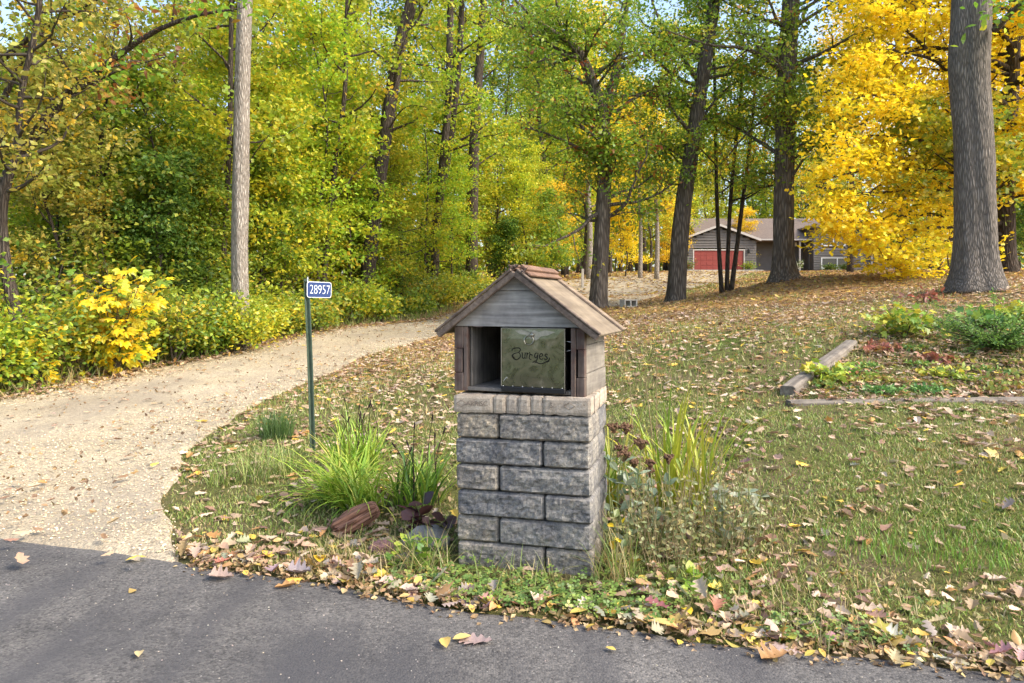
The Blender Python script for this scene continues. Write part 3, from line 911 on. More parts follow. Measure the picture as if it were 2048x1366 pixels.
o = link('digits', text_mesh('28957', .112, M_WHITE, 'digits', .0005, .74, -.0022), panel, (SWd/2+.004, -.0022, -.002), RX90)
mb = MB(); mb.tube(np.array([(0, 0, 0), (.0, 0, .045)]), .004, 6); mb.build('bolt', M_WHITE, sgn, (d[0]+.014, d[1]-.012, d[2]-.02))
mb = MB(); mb.box((-.018, -.014, -.012), (.022, .016, .010)); mb.build('bracket', M_POST, sgn, tuple(d))
# ------------------------------------------------------------------ trees
LIME = [(.35,.46,.035,4),(.46,.50,.035,3),(.25,.38,.03,3),(.60,.52,.035,2),(.62,.44,.03,.5)]
OLIVE = [(.46,.42,.08,3),(.34,.37,.06,3),(.54,.43,.08,2),(.18,.21,.04,2),(.58,.40,.03,1)]
OAKG = [(.18,.32,.035,4),(.25,.40,.04,4),(.36,.45,.045,3),(.52,.48,.045,1),(.36,.18,.03,.4)]
YEL = [(.80,.58,.03,4),(.78,.53,.025,3),(.86,.67,.06,2.5),(.66,.56,.04,1.2),(.68,.43,.02,.4)]
BRY = [(.82,.66,.03,4),(.80,.58,.03,2),(.62,.56,.04,2)]
DARKG = [(.09,.17,.03,4),(.13,.22,.035,3),(.20,.29,.035,2),(.30,.33,.04,.8)]
MIDG = [(.18,.29,.03,3),(.26,.36,.03,3),(.36,.42,.04,2),(.13,.22,.03,2),(.54,.44,.03,.8)]
YG = [(.50,.49,.04,3),(.37,.43,.03,3),(.64,.54,.035,2),(.26,.34,.03,2)]
RUST = [(.30,.10,.03,3),(.20,.07,.03,2),(.16,.20,.04,2),(.36,.20,.04,1)]


def limb_path(p0, dirv, L, r, n=7, up=.12, wig=.16):
    P = [np.array(p0, float)]; d = unit(np.array(dirv, float)); s = L/(n-1)
    for i in range(n-1):
        d = unit(d + r.normal(0, wig, 3) + np.array([0, 0, up]))
        P.append(P[-1] + d*s)
    return np.array(P)


def grow(path, rad, limbs, r, pal, leaf=.11, spray_r=.38, per=22, sub=4, tmpl=KITE, up=.08, flat=.4, nseg=10, tip=True, bare=.25, droop=0.0, ridge=False, jitter=.22, tilt=.62):
    """trunk, branches and leaves of one tree, coordinates relative to path[0]'s frame"""
    path = np.asarray(path, float); rad = np.asarray(rad, float)
    n = len(path)
    rg = None
    if ridge:
        an = np.arange(nseg)/nseg*2*np.pi
        z = path[:, 2] - path[0, 2]
        rg = np.ones((n, nseg))
        for f, a, w in ((3, .05, .8), (5, .045, 1.1), (9, .022, 2.2), (17, .018, 3.5)):
            rg += a*np.sin(f*an[None] + w*z[:, None] + r.uniform(0, 6) + 1.4*np.sin(z[:, None]*w*.7 + r.uniform(0, 6)))
        flare = np.exp(-z/.35)[:, None]
        rg = rg/1.10
        rg += flare*.16*np.maximum(0, np.sin(5*an[None]+r.uniform(0, 6)))
    tV, tF = tube(path, rad, nseg, True, rg)
    arc = np.concatenate([[0], np.cumsum(np.linalg.norm(np.diff(path, axis=0), axis=1))]); tot = arc[-1]
    B = MB(); SP = []; BIG = []
    def pt(t):
        return np.array([np.interp(t*tot, arc, path[:, k]) for k in range(3)]), float(np.interp(t*tot, arc, rad))
    for lm in limbs:
        if len(lm) == 4:
            t, az, el, L = lm
            p, rr = pt(t)
            dv = np.array([math.cos(az)*math.cos(el), math.sin(az)*math.cos(el), math.sin(el)])
            P = limb_path(p, dv, L, r, 7, up)
            r0 = min(rr*.55, .018 + L*.016)
        else:                                  # explicit path and start radius
            P, r0, L = smooth_path(lm[0], 12), lm[1], lm[2]
        m = len(P)
        rl = r0*np.linspace(1, .18, m)
        if len(lm) == 4: B.tube(P, rl, 6, False)
        else: BIG.append(tube(P, rl, 8, True))
        for k in range(sub):
            f = bare + (1-bare)*(k+r.uniform(.1, .9))/sub
            i = min(int(f*(m-1)), m-2); q = P[i] + (P[i+1]-P[i])*(f*(m-1)-i)
            td = unit(P[i+1]-P[i]); sd = unit(np.cross(td, r.normal(0, 1, 3)) + np.array([0, 0, .15]))
            l2 = L*.42*(1.15-f)*r.uniform(.7, 1.2) + .12
            Q = limb_path(q, unit(td*.6+sd), l2, r, 4, up*.5 - droop, .2)
            B.tube(Q, r0*.38*np.linspace(1, .25, 4)*(1-f*.5), 4, False)
            SP += [(Q[2], spray_r*.9), (Q[3], spray_r)]
        for f in (.55, .78, 1.0):
            if f < bare: continue
            i = min(int(f*(m-1)), m-1); SP.append((P[i], spray_r))
    if not SP: return (tV, tF), (B, BIG), None
    C = np.array([s[0] for s in SP]); Rr = np.array([s[1] for s in SP])
    ns = len(C); cnt = r.poisson(per, ns)
    own = np.repeat(np.arange(ns), cnt); N = len(own)
    off = r.normal(0, .5, (N, 3))*Rr[own][:, None]; off[:, 2] *= flat
    # sprays tilt a little, each its own way
    tl = r.normal(0, .28, (ns, 2)); off[:, 2] += (off[:, :2]*tl[own]).sum(1) - droop*np.linalg.norm(off[:, :2], axis=1)
    pos = C[own] + off
    nrm = np.array([0, 0, .75]) + r.normal(0, tilt, (N, 3))
    fw = off*np.array([1, 1, .3]) + r.normal(0, .25, (N, 3)) + np.array([0, 0, -.12])
    P0 = np.array([p[3] for p in pal], float); base = r.choice(len(pal), ns, p=P0/P0.sum())
    cols = palette(pal, N, r, base[own], jitter)
    sz = leaf*r.uniform(.45, 1.4, N)
    LV, LF, k = scatter(tmpl[0], tmpl[1], pos, nrm, fw, sz)
    return (tV, tF), (B, BIG), (LV, LF, np.repeat(cols, k, axis=0))


def put_tree(name, label, base, g, bark, group=None, cat='tree', twig=None, leafmat=None, crown='crown'):
    root = empty(name, tuple(base)); tag(root, label, cat, group)
    (tV, tF), (B, BIG), lv = g
    b = np.asarray(base)
    link('trunk', mesh('trunk', tV-b, tF, bark, smooth=True), root)
    for V_, F_ in BIG: link('limb', mesh('limb', V_-b, F_, bark, smooth=True), root)
    if B.n: link('branches', mesh('branches', B.V()-b, B.F(), twig or bark, smooth=True), root)['kind'] = 'stuff'
    if lv is not None:
        o = link(crown, mesh(crown, lv[0]-b, lv[1], leafmat or LEAF, lv[2]), root)
        o['kind'] = 'stuff'
    return root


def copy_tree(src, loc, rz, s=1.0, label=None, group=None):
    c = src.copy(); COL.objects.link(c); c.location = loc; c.rotation_euler = (0, 0, rz); c.scale = (s, s, s)
    if label: c['label'] = label
    if group: c['group'] = group
    for ch in src.children:
        k = ch.copy(); COL.objects.link(k); k.parent = c
    return c


def ring_limbs(n, t0, t1, L0, L1, r, el=(.05, .6), az=None):
    out = []
    for k in range(n):
        t = t0 + (t1-t0)*(k+r.uniform(0, 1))/n
        u_ = (t-t0)/(t1-t0)
        L = (L0 + (L1-L0)*u_)*r.uniform(.75, 1.2)
        a = k*2.39996 + r.normal(0, .3) if az is None else az + r.normal(0, .8)
        out.append((min(t, .995), a, r.uniform(*el) + .25*u_, L))
    return out


def hero(pix, Y, rads, n=26, dY=None):
    """trunk path through photograph pixels at distance Y; rads in metres"""
    P = [at(px, py, Y + (dY[i] if dY else 0)) for i, (px, py) in enumerate(pix)]
    b = P[0].copy(); b[2] = h1(b[0], b[1]) - .05
    P[0] = b
    S_ = smooth_path(P, n)
    z = np.array([p[2] for p in P]); R = np.interp(np.linspace(0, 1, n), np.linspace(0, 1, len(P)), rads)
    return S_, R


r_ = lambda s: np.random.default_rng(s)
OAKL = (np.array([(0,0,0),(.20,.3,.07),(.26,.65,.05),(0,1,-.05),(-.26,.6,.05),(-.18,.3,.07)]), [np.array([(0,1,5),(1,2,4),(1,4,5),(2,3,4)])])
MAPLE5 = (np.array([(0,0,0),(.40,.18,.06),(.22,.42,.02),(.34,.74,.06),(0,1.0,-.06),(-.34,.74,.06),(-.22,.42,.02),(-.40,.18,.06)]), [np.array([(0,1,2),(2,3,4),(4,5,6),(6,7,0),(0,2,6),(2,4,6)])])

# the big grey oak on the right
S_, R_ = hero([(1951,578),(1951,545),(1950,500),(1949,430),(1947,300),(1938,180),(1936,120),(1940,40),(1944,-60),(1950,-300),(1960,-700)], 11.5,
              [.50,.405,.355,.33,.31,.31,.325,.32,.315,.28,.19], 60)
lim = ring_limbs(6, .70, .98, 3.2, 1.8, r_(1), (.1, .7))
lim.append(([at(1990,60,11.2), at(2040,10,10.6), at(2110,-20,10.2)], .06, 1.6))
g = grow(S_, R_, lim, r_(2), OAKG, .13, .5, 22, 5, OAKL, nseg=56, ridge=True)
put_tree('oak_tree', 'largest grey barked oak trunk at the right, on the rise above the bed', S_[0], g, BARK_GREY)

# oak in front of the house
S_, R_ = hero([(1567,562),(1566,545),(1566,500),(1567,400),(1569,300),(1572,200),(1577,100),(1582,0),(1588,-120),(1600,-400)], 18,
              [.50,.36,.29,.27,.26,.255,.25,.24,.22,.13], 50)
lim = []
rr_ = r_(5)
for k in range(44):                       # leafy shoots on the trunk and limbs above
    t = .20 + .62*k/44
    lim.append((t, rr_.uniform(0, 6.28), rr_.uniform(-.1, .5), rr_.uniform(.8, 2.9)))
lim += [([at(1575,150,18), at(1500,100,17.6), at(1420,90,17), at(1330,60,16.6)], .07, 3.0), ([at(1575,240,18), at(1640,190,17.5), at(1720,160,17)], .05, 2.0), ([at(1580,60,18), at(1660,10,18), at(1740,-20,18.5)], .06, 2.2), ([at(1572,210,18), at(1500,260,18.3), at(1440,330,18.5), at(1395,360,18.6)], .035, 2.0)]
g = grow(S_, R_, lim, rr_, OAKG, .105, .46, 29, 6, OAKL, nseg=36, ridge=True)
put_tree('oak_tree', 'dark trunked oak with flared base standing in front of the house', S_[0], g, BARK_OAK)

# leaning oak left of it
S_, R_ = hero([(1351,608),(1352,590),(1357,500),(1368,400),(1384,290),(1402,170),(1420,60),(1432,-40),(1450,-260),(1470,-480)], 19,
              [.38,.29,.26,.245,.225,.205,.19,.18,.14,.07], 46)
rr_ = r_(8); lim = []
for k in range(44):
    lim.append((.22+.66*k/44, rr_.uniform(0, 6.28), rr_.uniform(-.1, .5), rr_.uniform(.8, 3.0)))
lim += [([at(1400,170,19), at(1350,90,18.6), at(1310,20,18.2), at(1290,-60,18)], .07, 2.4), ([at(1392,250,19), at(1450,180,19.4), at(1500,150,19.6)], .05, 2.0)]
g = grow(S_, R_, lim, rr_, OAKG, .105, .46, 29, 6, OAKL, nseg=32, ridge=True)
put_tree('oak_tree', 'oak leaning right, beside the edge of the gravel drive', S_[0], g, BARK_OAK)

# forked oak right behind the mailbox shelter
S_, R_ = hero([(1195,618),(1196,600),(1202,500),(1207,400),(1208,300),(1206,240),(1188,172),(1163,112),(1130,80),(1085,50),(1030,0)], 18,
              [.34,.26,.23,.205,.19,.18,.155,.13,.10,.07,.03], 46)
rr_ = r_(13); lim = []
for k in range(42):
    lim.append((.26+.62*k/42, rr_.uniform(0, 6.28), rr_.uniform(-.1, .5), rr_.uniform(.8, 2.9)))
lim += [([at(1207,250,18), at(1232,145,18.2), at(1242,70,18.4), at(1256,0,18.6), at(1270,-90,18.8)], .15, 3.0),
        ([at(1200,322,18), at(1150,292,17.6), at(1090,266,17.3), at(1042,254,17)], .06, 2.0),
        ([at(1165,118,18), at(1110,108,17.5), at(1075,125,17.2), at(1050,110,17)], .05, 1.6),
        ([at(1235,140,18.2), at(1290,110,18), at(1330,60,17.8)], .06, 1.8), ([at(1205,440,18), at(1250,425,17.6), at(1290,430,17.4)], .03, 1.2)]
g = grow(S_, R_, lim, rr_, OAKG + [(.30,.10,.03,.5)], .105, .46, 29, 6, OAKL, nseg=32, ridge=True)
put_tree('oak_tree', 'dark forked oak with spreading limbs just right of the mailbox roof', S_[0], g, BARK_OAK)

# pale straight trunk on the left, crown above the picture
S_, R_ = hero([(482,672),(481,600),(480,500),(481,400),(483,250),(486,120),(490,0),(496,-250),(505,-600)], 12.6,
              [.19,.165,.158,.155,.152,.148,.144,.13,.08], 50)
g = grow(S_, R_, ring_limbs(7, .74, .99, 2.0, 1.2, r_(21), (.2, .8)), r_(22), LIME, .12, .45, 14, 4, nseg=32, ridge=True)
put_tree('tall_pale_tree', 'straight pale barked trunk rising behind the number sign', S_[0], g, BARK_PALE)

# slanting dark tree in the woods
S_, R_ = hero([(733,600),(738,520),(750,440),(760,350),(772,260),(787,160),(800,90),(822,10),(840,-90),(870,-330)], 20,
              [.25,.235,.23,.22,.215,.205,.20,.19,.17,.08], 40)
lim = ring_limbs(16, .35, .98, 2.4, 1.6, r_(31), (.0, .5)) + [([at(770,270,20), at(810,215,19.5), at(860,215,19.2)], .03, 1.2), ([at(765,320,20), at(720,300,19.6), at(690,240,19.3)], .03, 1.2)]
g = grow(S_, R_, lim, r_(32), LIME, .11, .42, 20, 4, MAPLE5, nseg=20, ridge=True)
put_tree('slanting_tree', 'dark tree slanting to the right inside the green woods', S_[0], g, BARK_DARK)

# twin thin trunks and other trunks in the woods
specs = [
 ([(868,610),(872,480),(885,330),(897,200),(900,60),(905,-120),(910,-330)], 24, [.18,.145,.14,.13,.12,.10,.05], LIME, 'thin dark trunk, left one of the twin trunks in the woods'),
 ([(842,612),(866,470),(896,320),(918,120),(924,0),(930,-200),(936,-330)], 24.8, [.16,.12,.115,.11,.10,.085,.04], YG, 'thin dark trunk crossing behind the twin trunk in the woods'),
 ([(945,612),(944,520),(945,400),(948,300),(955,180),(965,40),(975,-200)], 27, [.30,.24,.23,.21,.19,.15,.05], LIME, 'thick dark trunk just left of the mailbox roof'),
 ([(446,640),(447,520),(455,380),(460,240),(462,100),(463,0),(466,-220)], 14.5, [.075,.06,.055,.05,.05,.045,.02], LIME, 'thin dark tree just left of the pale trunk'),
 ([(640,640),(655,480),(672,320),(690,180),(692,60),(700,-150)], 18.5, [.10,.075,.07,.06,.055,.02], LIME, 'slim dark tree right of the pale trunk'),
 ([(205,640),(206,500),(205,400),(198,330),(210,220),(230,60)], 14, [.09,.07,.06,.05,.035,.015], OLIVE, 'small forked tree above the yellow leaved bush'),
]
for k, (pix, Y, rads, pal, lab) in enumerate(specs):
    S_, R_ = hero(pix, Y, rads, 26)
    g = grow(S_, R_, ring_limbs(16, .3, .98, 2.2, 1.3, r_(40+k), (.0, .55)), r_(50+k), pal, .11, .42, 20, 4, MAPLE5, nseg=12)
    put_tree('woodland_tree', lab, S_[0], g, BARK_DARK, 'trees of the woods left of the drive')

# three thin stems in front of the garage
for k, (pix, rads, lab) in enumerate((
    ([(1444,590),(1438,500),(1433,380),(1431,250),(1428,120),(1420,-60)], [.075,.06,.055,.05,.045,.02], 'left stem of the three slim trees before the red garage door'),
    ([(1453,588),(1456,500),(1461,400),(1470,300),(1482,180),(1490,0)], [.075,.06,.055,.05,.045,.02], 'middle stem of the three slim trees before the red garage door'),
    ([(1461,587),(1473,500),(1483,420),(1496,320),(1508,200),(1520,20)], [.08,.065,.06,.05,.045,.02], 'right stem of the three slim trees before the red garage door'))):
    S_, R_ = hero(pix, 20.5, rads, 24)
    g = grow(S_, R_, ring_limbs(12, .30, .98, 1.7, 1.0, r_(60+k), (.0, .5)), r_(63+k), YEL if k else YG, .085, .30, 12, 3, nseg=10)
    put_tree('slim_tree', lab, S_[0], g, BARK_DARK, 'three slim trees before the garage')

# the yellow maple on the right
S_, R_ = hero([(2014,552),(2012,500),(2012,400),(2016,300),(2024,150),(2031,0),(2040,-160),(2046,-330)], 17.5, [.30,.22,.20,.185,.165,.14,.10,.03], 34)
rr_ = r_(71); lim = []
for k in range(46):
    t = .17 + .80*k/46
    a = k*2.39996 + rr_.normal(0, .3)
    bias = .5 + .5*math.cos(a-math.radians(195))
    L = (4.3 - 1.0*abs(t-.4))*(.62+.5*bias)*rr_.uniform(.8, 1.12)*(.72 if t < .3 else 1)
    lim.append((t, a, rr_.uniform(.02, .28)+.25*t, L))
for p in ([(2010,470),(1900,455),(1810,462),(1740,478)], [(2012,330),(1880,290),(1760,270),(1660,290)], [(2010,400),(1860,380),(1740,390),(1650,430)], [(2024,150),(1880,120),(1760,100),(1690,130)], [(2028,60),(1900,20),(1790,0),(1720,10)], [(2012,250),(1850,200),(1750,190),(1670,210)], [(2010,450),(1860,430),(1750,440),(1665,452)], [(2012,440),(1900,480),(1820,510),(1770,520)], [(2014,360),(1860,340),(1740,340),(1645,360)]):
    lim.append(([at(px, py, 17.5-.8*i) for i, (px, py) in enumerate(p)], .055, 4.2))
g = grow(S_, R_, lim, rr_, YEL, .112, .55, 64, 9, MAPLE5, up=.015, flat=.26, nseg=16, bare=.2, droop=.06, jitter=.16, tilt=.5)
put_tree('yellow_maple', 'maple in full golden yellow leaf overhanging the house, behind the large oak', S_[0], g, BARK_DARK)
# a second, farther yellow maple that fills in behind it
for k, (px, Y, H, lab) in enumerate(((1800, 27, 13, 'farther golden maple showing through behind the overhanging maple'), (1990, 31, 14, 'farther golden maple right of the large oak trunk'), (1700, 36, 14, 'slender golden maple behind the roof of the house wing'))):
    b = np.array([(px-1024)/FPX*Y, Y, 0]); b[2] = h1(b[0], b[1])
    P = smooth_path([b-np.array([0, 0, .1]), b+np.array([.1, 0, H*.3]), b+np.array([-.1, 0, H*.65]), b+np.array([0, .1, H])], 18)
    g = grow(P, np.linspace(.2, .04, 18), ring_limbs(34, .22, .99, 3.6, 1.6, r_(720+k), (.0, .4)), r_(725+k), YEL+[(.50,.50,.04,1)], .13, .62, 22, 5, KITE, flat=.3, nseg=10)
    put_tree('yellow_maple', lab, P[0], g, BARK_DARK, leafmat=LEAF_FAR)
# green lower maple beside it
bx_, by_ = 10.2, 15.6
zz_ = h1(bx_, by_)
P = np.array([(bx_, by_, zz_-.05), (bx_+.1, by_, zz_+1.2), (bx_, by_+.1, zz_+2.6), (bx_-.1, by_, zz_+3.8)])
g = grow(smooth_path(P, 14), np.linspace(.07, .02, 14), ring_limbs(18, .30, .95, 2.3, 1.0, r_(77), (.0, .4)), r_(78), [(.34,.36,.03,3),(.48,.42,.03,3),(.20,.28,.03,3),(.66,.48,.03,2)], .11, .42, 22, 5, MAPLE5, flat=.28, nseg=10)
put_tree('young_maple', 'small green and yellow maple low behind the large oak', P[0], g, BARK_DARK)

# trees at the left edge
S_, R_ = hero([(36,690),(28,620),(12,540),(3,450),(8,390),(22,340),(34,300),(44,180),(72,60),(84,-60),(95,-300)], 10.6, [.12,.10,.095,.09,.085,.07,.055,.05,.045,.04,.02], 34)
g = grow(S_, R_, [(a, b, c, d) for a, b, c, d in ring_limbs(30, .34, .98, 1.5, 1.2, r_(81), (-.1, .5))], r_(82), OLIVE, .10, .40, 16, 5, OAKL, nseg=14, ridge=True)
put_tree('crooked_tree', 'crooked tree with olive yellow leaves at the left edge', S_[0], g, BARK_DARK, twig=TWIG)
# old oak beyond the left edge whose limbs reach into the picture
bx_, by_ = -9.6, 12.0
zz_ = h1(bx_, by_)
P = smooth_path([(bx_, by_, zz_-.1), (bx_+.05, by_, zz_+1.5), (bx_+.1, by_, zz_+3.2), (bx_+.1, by_+.1, zz_+5.4), (bx_-.1, by_, zz_+8), (bx_-.3, by_, zz_+11)], 34)
Rr_ = np.interp(np.linspace(0, 1, 34), [0, .06, .3, .6, 1], [.48, .36, .31, .26, .08])
lim = [([P[10], at(120,215,11.8), at(200,140,11.6), at(300,68,11.4), at(390,32,11.2), at(475,18,11)], .085, 3.2),
       ([P[9], at(100,212,11.7), at(170,175,11.5), at(240,140,11.3), at(330,114,11.1)], .045, 2.0),
       ([P[13], at(60,90,11.8), at(160,20,11.6), at(260,-40,11.4)], .06, 2.4)] + ring_limbs(10, .45, .98, 3.0, 1.6, r_(85), (.0, .6))
g = grow(P, Rr_, lim, r_(86), OAKG + RUST, .12, .42, 17, 6, OAKL, nseg=28, ridge=True)
put_tree('old_oak', 'old oak whose dark limb arches across the upper left corner', P[0], g, BARK_DARK)

# pale distant trunks beside the drive
for k, (px, w) in enumerate(((1178, .20), (1280, .15), (1313, .17))):
    b = at(px, 552, 44 if k else 40); b[2] = h1(b[0], b[1])
    P = smooth_path([b-np.array([0, 0, .1]), b+np.array([.05, 0, 3]), b+np.array([-.1, 0, 7]), b+np.array([.1, .1, 12])], 16)
    g = grow(P, np.linspace(w, w*.35, 16), ring_limbs(16, .34, .98, 2.6, 1.6, r_(90+k), (.0, .5)), r_(93+k), BRY if k < 2 else YG, .17, .6, 22, 4, nseg=10)
    put_tree('yellow_tree', ('pale trunk with yellow crown, leftmost along the far drive', 'pale trunk with yellow crown, middle one along the far drive', 'pale trunk with yellow green crown, rightmost along the far drive')[k], P[0], g, BARK_PALE, 'pale trunks along the far drive', leafmat=LEAF_FAR)

# ---------------- prototypes of woodland trees, then copies
def proto_tall(seed, pal, H, leaf, per):
    r = r_(seed)
    P = smooth_path([(0, 0, -.15), (r.normal(0, .1), r.normal(0, .1), H*.25), (r.normal(0, .25), r.normal(0, .25), H*.55), (r.normal(0, .4), r.normal(0, .4), H)], 18)
    R = np.interp(np.linspace(0, 1, 18), [0, .06, 1], [.20, .15, .03])*r.uniform(.8, 1.25)
    return grow(P, R, ring_limbs(26, .24, .99, H*.19, H*.09, r, (.05, .6)), r, pal, leaf, .60, per, 5, nseg=8)
def proto_sap(seed, pal, H, leaf, per):
    r = r_(seed)
    P = smooth_path([(0, 0, -.15), (r.normal(0, .08), r.normal(0, .08), H*.3), (r.normal(0, .2), r.normal(0, .2), H*.65), (r.normal(0, .35), r.normal(0, .35), H)], 14)
    R = np.linspace(.055, .012, 14)
    return grow(P, R, ring_limbs(22, .16, .99, H*.30, H*.13, r, (-.02, .45)), r, pal, leaf, .42, per, 4, nseg=6, flat=.32, tmpl=KITE)

G_W = 'trees of the woods left of the drive'
tall_p = [(proto_tall(200+k, pal, H, .13, 28), lab) for k, (pal, H, lab) in enumerate(
    ((LIME, 13, 'tall lime green tree among the woods left of the drive'), (YG, 12, 'tall yellow green tree among the woods left of the drive'), (MIDG, 14, 'tall mid green tree among the woods left of the drive'), (BRY, 11, 'bright yellow tree deep in the woods'), (OLIVE, 12, 'tall olive tree among the woods left of the drive')))]
sap_p = [(proto_sap(220+k, pal, H, .098, 38), lab) for k, (pal, H, lab) in enumerate(
    ((LIME, 6, 'young lime green tree under the woods canopy'), (LIME, 7.5, 'taller young lime green tree under the woods canopy'), (YG, 6.5, 'young yellow green tree under the woods canopy'), (MIDG, 5, 'young mid green tree under the woods canopy'), (DARKG, 4.2, 'dark green sapling in the shade of the woods'), (OLIVE, 6, 'young olive yellow tree under the woods canopy'), (YEL, 5, 'young golden tree under the woods canopy')))]
PLACES = [(0,110,'at the far left edge'),(110,200,'behind the small golden bush'),(200,330,'behind the large golden bush'),(330,440,'left of the pale trunk'),(440,530,'behind the pale trunk'),(530,610,'just left of the number sign'),(610,700,'behind the number sign'),(700,780,'beside the slanting tree'),(780,860,'between slanting tree and twin trunks'),(860,930,'behind the twin trunks'),(930,990,'left of the mailbox roof'),(990,1060,'above the mailbox roof'),(1060,1140,'just left of the forked oak'),(1140,1240,'behind the forked oak'),(1240,1340,'between forked oak and leaning oak'),(1340,1420,'behind the leaning oak'),(1420,1520,'behind the garage'),(1520,1640,'behind the middle of the house'),(1640,1760,'behind the house wing'),(1760,1900,'left of the large oak'),(1900,2300,'beyond the large oak')]
def place_words(px, Y):
    pl = [w for a, b, w in PLACES if a <= px < b]
    d = 'nearest row' if Y < 14 else 'next row in' if Y < 16 else 'second row' if Y < 21 else 'third row' if Y < 27 else 'deeper in' if Y < 38 else 'far in' if Y < 55 else 'farthest row'
    return (pl[0] if pl else 'at the edge of the view') + ', ' + d
protos = {}
def plant(kind, k, x, y, s, rz):
    g, lab = (tall_p if kind == 't' else sap_p)[k]
    z = h1(x, y)
    nm = 'woodland_tree' if kind == 't' else 'young_tree'
    if (kind, k) not in protos:
        o = put_tree(nm, lab, (0, 0, 0), g, BARK_DARK, G_W, leafmat=LEAF_FAR); protos[kind, k] = o
        o.location = (x, y, z); o.rotation_euler = (0, 0, rz); o.scale = (s, s, s)
    else:
        o = copy_tree(protos[kind, k], (x, y, z), rz, s)
    return o

KINDW = {('t',0):'tall lime green tree',('t',1):'tall yellow green tree',('t',2):'tall mid green tree',('t',3):'tall bright yellow tree',('t',4):'tall olive tree',('s',0):'young lime green tree',('s',1):'taller young lime tree',('s',2):'young yellow green tree',('s',3):'young mid green tree',('s',4):'dark green sapling',('s',5):'young olive yellow tree',('s',6):'young golden tree'}
# nearer young trees placed where the photograph shows their crowns
for kind, k, px, Y, s in (
    ('s',0,560,13.8,1.0),('s',1,640,15.2,1.05),('s',0,700,17,.9),('s',3,520,15.5,.9),('s',2,800,18.5,1.0),('s',1,850,22,1.0),('s',0,905,24,.9),('s',3,760,21,.8),('s',2,990,27,1.0),
    ('s',3,300,14,1.0),('s',5,120,13,.9),('s',4,330,13.6,.85),('s',4,250,15,1.0),('s',3,410,14.2,.8),('s',0,120,15,.9),('s',6,290,18,.9),('s',3,60,16,1.1),('s',0,380,17,1.0),('s',2,470,16,1.0),
    ('s',2,1050,31,1.0),('s',3,1100,30,.9),('s',4,1010,30,.8),('s',0,600,20,1.2),('s',1,500,19,1.2),('s',2,720,24,1.2),('s',3,880,28,1.0),('s',2,940,31,1.1),('s',3,660,22,1.0),('s',0,800,25,1.0),('s',1,1020,38,1.0),('s',2,1075,36,1.0),('s',3,1130,42,1.0),('s',2,1040,48,1.1),('s',5,230,19,1.1),('s',0,40,19,1.1),('s',2,160,26,1.2),('s',1,330,28,1.2),('s',0,440,23,1.1),('s',2,540,26,1.2),('s',0,840,33,1.2),('s',1,930,40,1.2),
    ('t',0,560,21,.8),('t',1,680,25,.9),('t',2,800,28,.95),('t',0,900,29,1.0),('t',4,340,24,.85),('t',4,200,22,.8),('t',1,60,22,.8),('t',2,1000,36,1.0),('t',0,480,28,1.0),('t',3,1110,50,1.55),('t',3,1160,58,1.8),('t',3,1075,56,1.6),
    ('t',3,1260,62,1.6),('t',1,1060,43,1.0),('t',3,1330,72,1.6),('t',1,1420,80,1.2),('t',2,1510,86,1.3),('t',0,1600,84,1.3),('t',1,1690,86,1.2),('t',2,1780,80,1.2),('t',0,1860,70,1.2),('t',2,1930,60,1.2),
    ('s',6,1900,40,1.0),('s',4,1960,30,1.0),('s',4,2060,28,1.1),('s',4,2010,36,1.0),('t',1,2060,34,1.0),('t',0,740,36,1.1),('t',1,600,38,1.1),('t',4,300,36,1.1),('t',0,100,34,1.0),('t',2,420,42,1.2),('t',4,200,44,1.2),
    ('s',2,1230,60,1.2),('s',0,1180,52,1.1),('s',2,1320,70,1.2),('s',0,1450,76,1.2),('s',2,1560,80,1.2),('s',4,1400,78,1.2),('s',3,1660,84,1.2),('s',4,1740,76,1.2),('t',1,1190,74,1.5),('t',2,1240,80,1.6),('t',0,1290,78,1.5),('t',1,1350,84,1.6),('t',0,1390,90,1.7),('t',1,1460,92,1.7),('t',0,1550,94,1.7),('t',1,1640,92,1.7),('t',0,1700,88,1.6),('t',2,1215,84,2.2),('t',1,1275,88,2.2),('t',0,1335,86,2.2),('t',2,1395,92,2.3),('t',1,1465,96,2.4),('t',0,1530,92,2.3),('t',2,1595,96,2.4),('t',1,1655,94,2.3),('t',0,1720,92,2.2),('t',0,1130,46,1.5),('t',2,1090,40,1.3),('t',1,1165,48,1.5),('t',2,980,44,1.5),('t',0,920,46,1.5),('t',1,850,44,1.5),('t',2,700,40,1.4),('t',0,640,34,1.2),('t',2,380,32,1.1),('s',6,1250,46,1.1),('s',6,1105,34,.9),('s',6,1345,60,1.2),('s',6,1480,72,1.3),('s',2,1850,56,1.2),('s',3,1800,66,1.3),('s',6,1960,48,1.3),('s',2,2040,44,1.2),('t',3,1880,44,.9),('t',3,1220,56,1.0),('t',1,1300,58,1.0),('t',0,1370,66,1.0)):
    x = (px-1024)/FPX*Y
    while px < 1010 and x > np.interp(Y, dr_l[:, 1], dr_l[:, 0])-1.5:
        Y += .4; x = (px-1024)/FPX*Y
    o = plant(kind, k, x, Y, s*random.uniform(.92, 1.08), random.uniform(0, 6.28))
    o['label'] = KINDW[kind, k] + ' ' + place_words(px, Y)
    o['group'] = G_W if px < 1100 else 'trees around the house and upper drive'
# trees across the road, behind the viewer
for k, (x, y) in enumerate(((-9,-11),(-4,-13),(-14,-9),(2,-15),(-1,-19),(-8,-18))):
    o = plant('t' if k % 2 else 's', (0, 1, 3)[k % 3], x, y, .75 if k % 2 else 1.0, k*1.3)
    o['label'] = 'green tree standing across the road behind the viewer'; o['group'] = 'trees across the road'

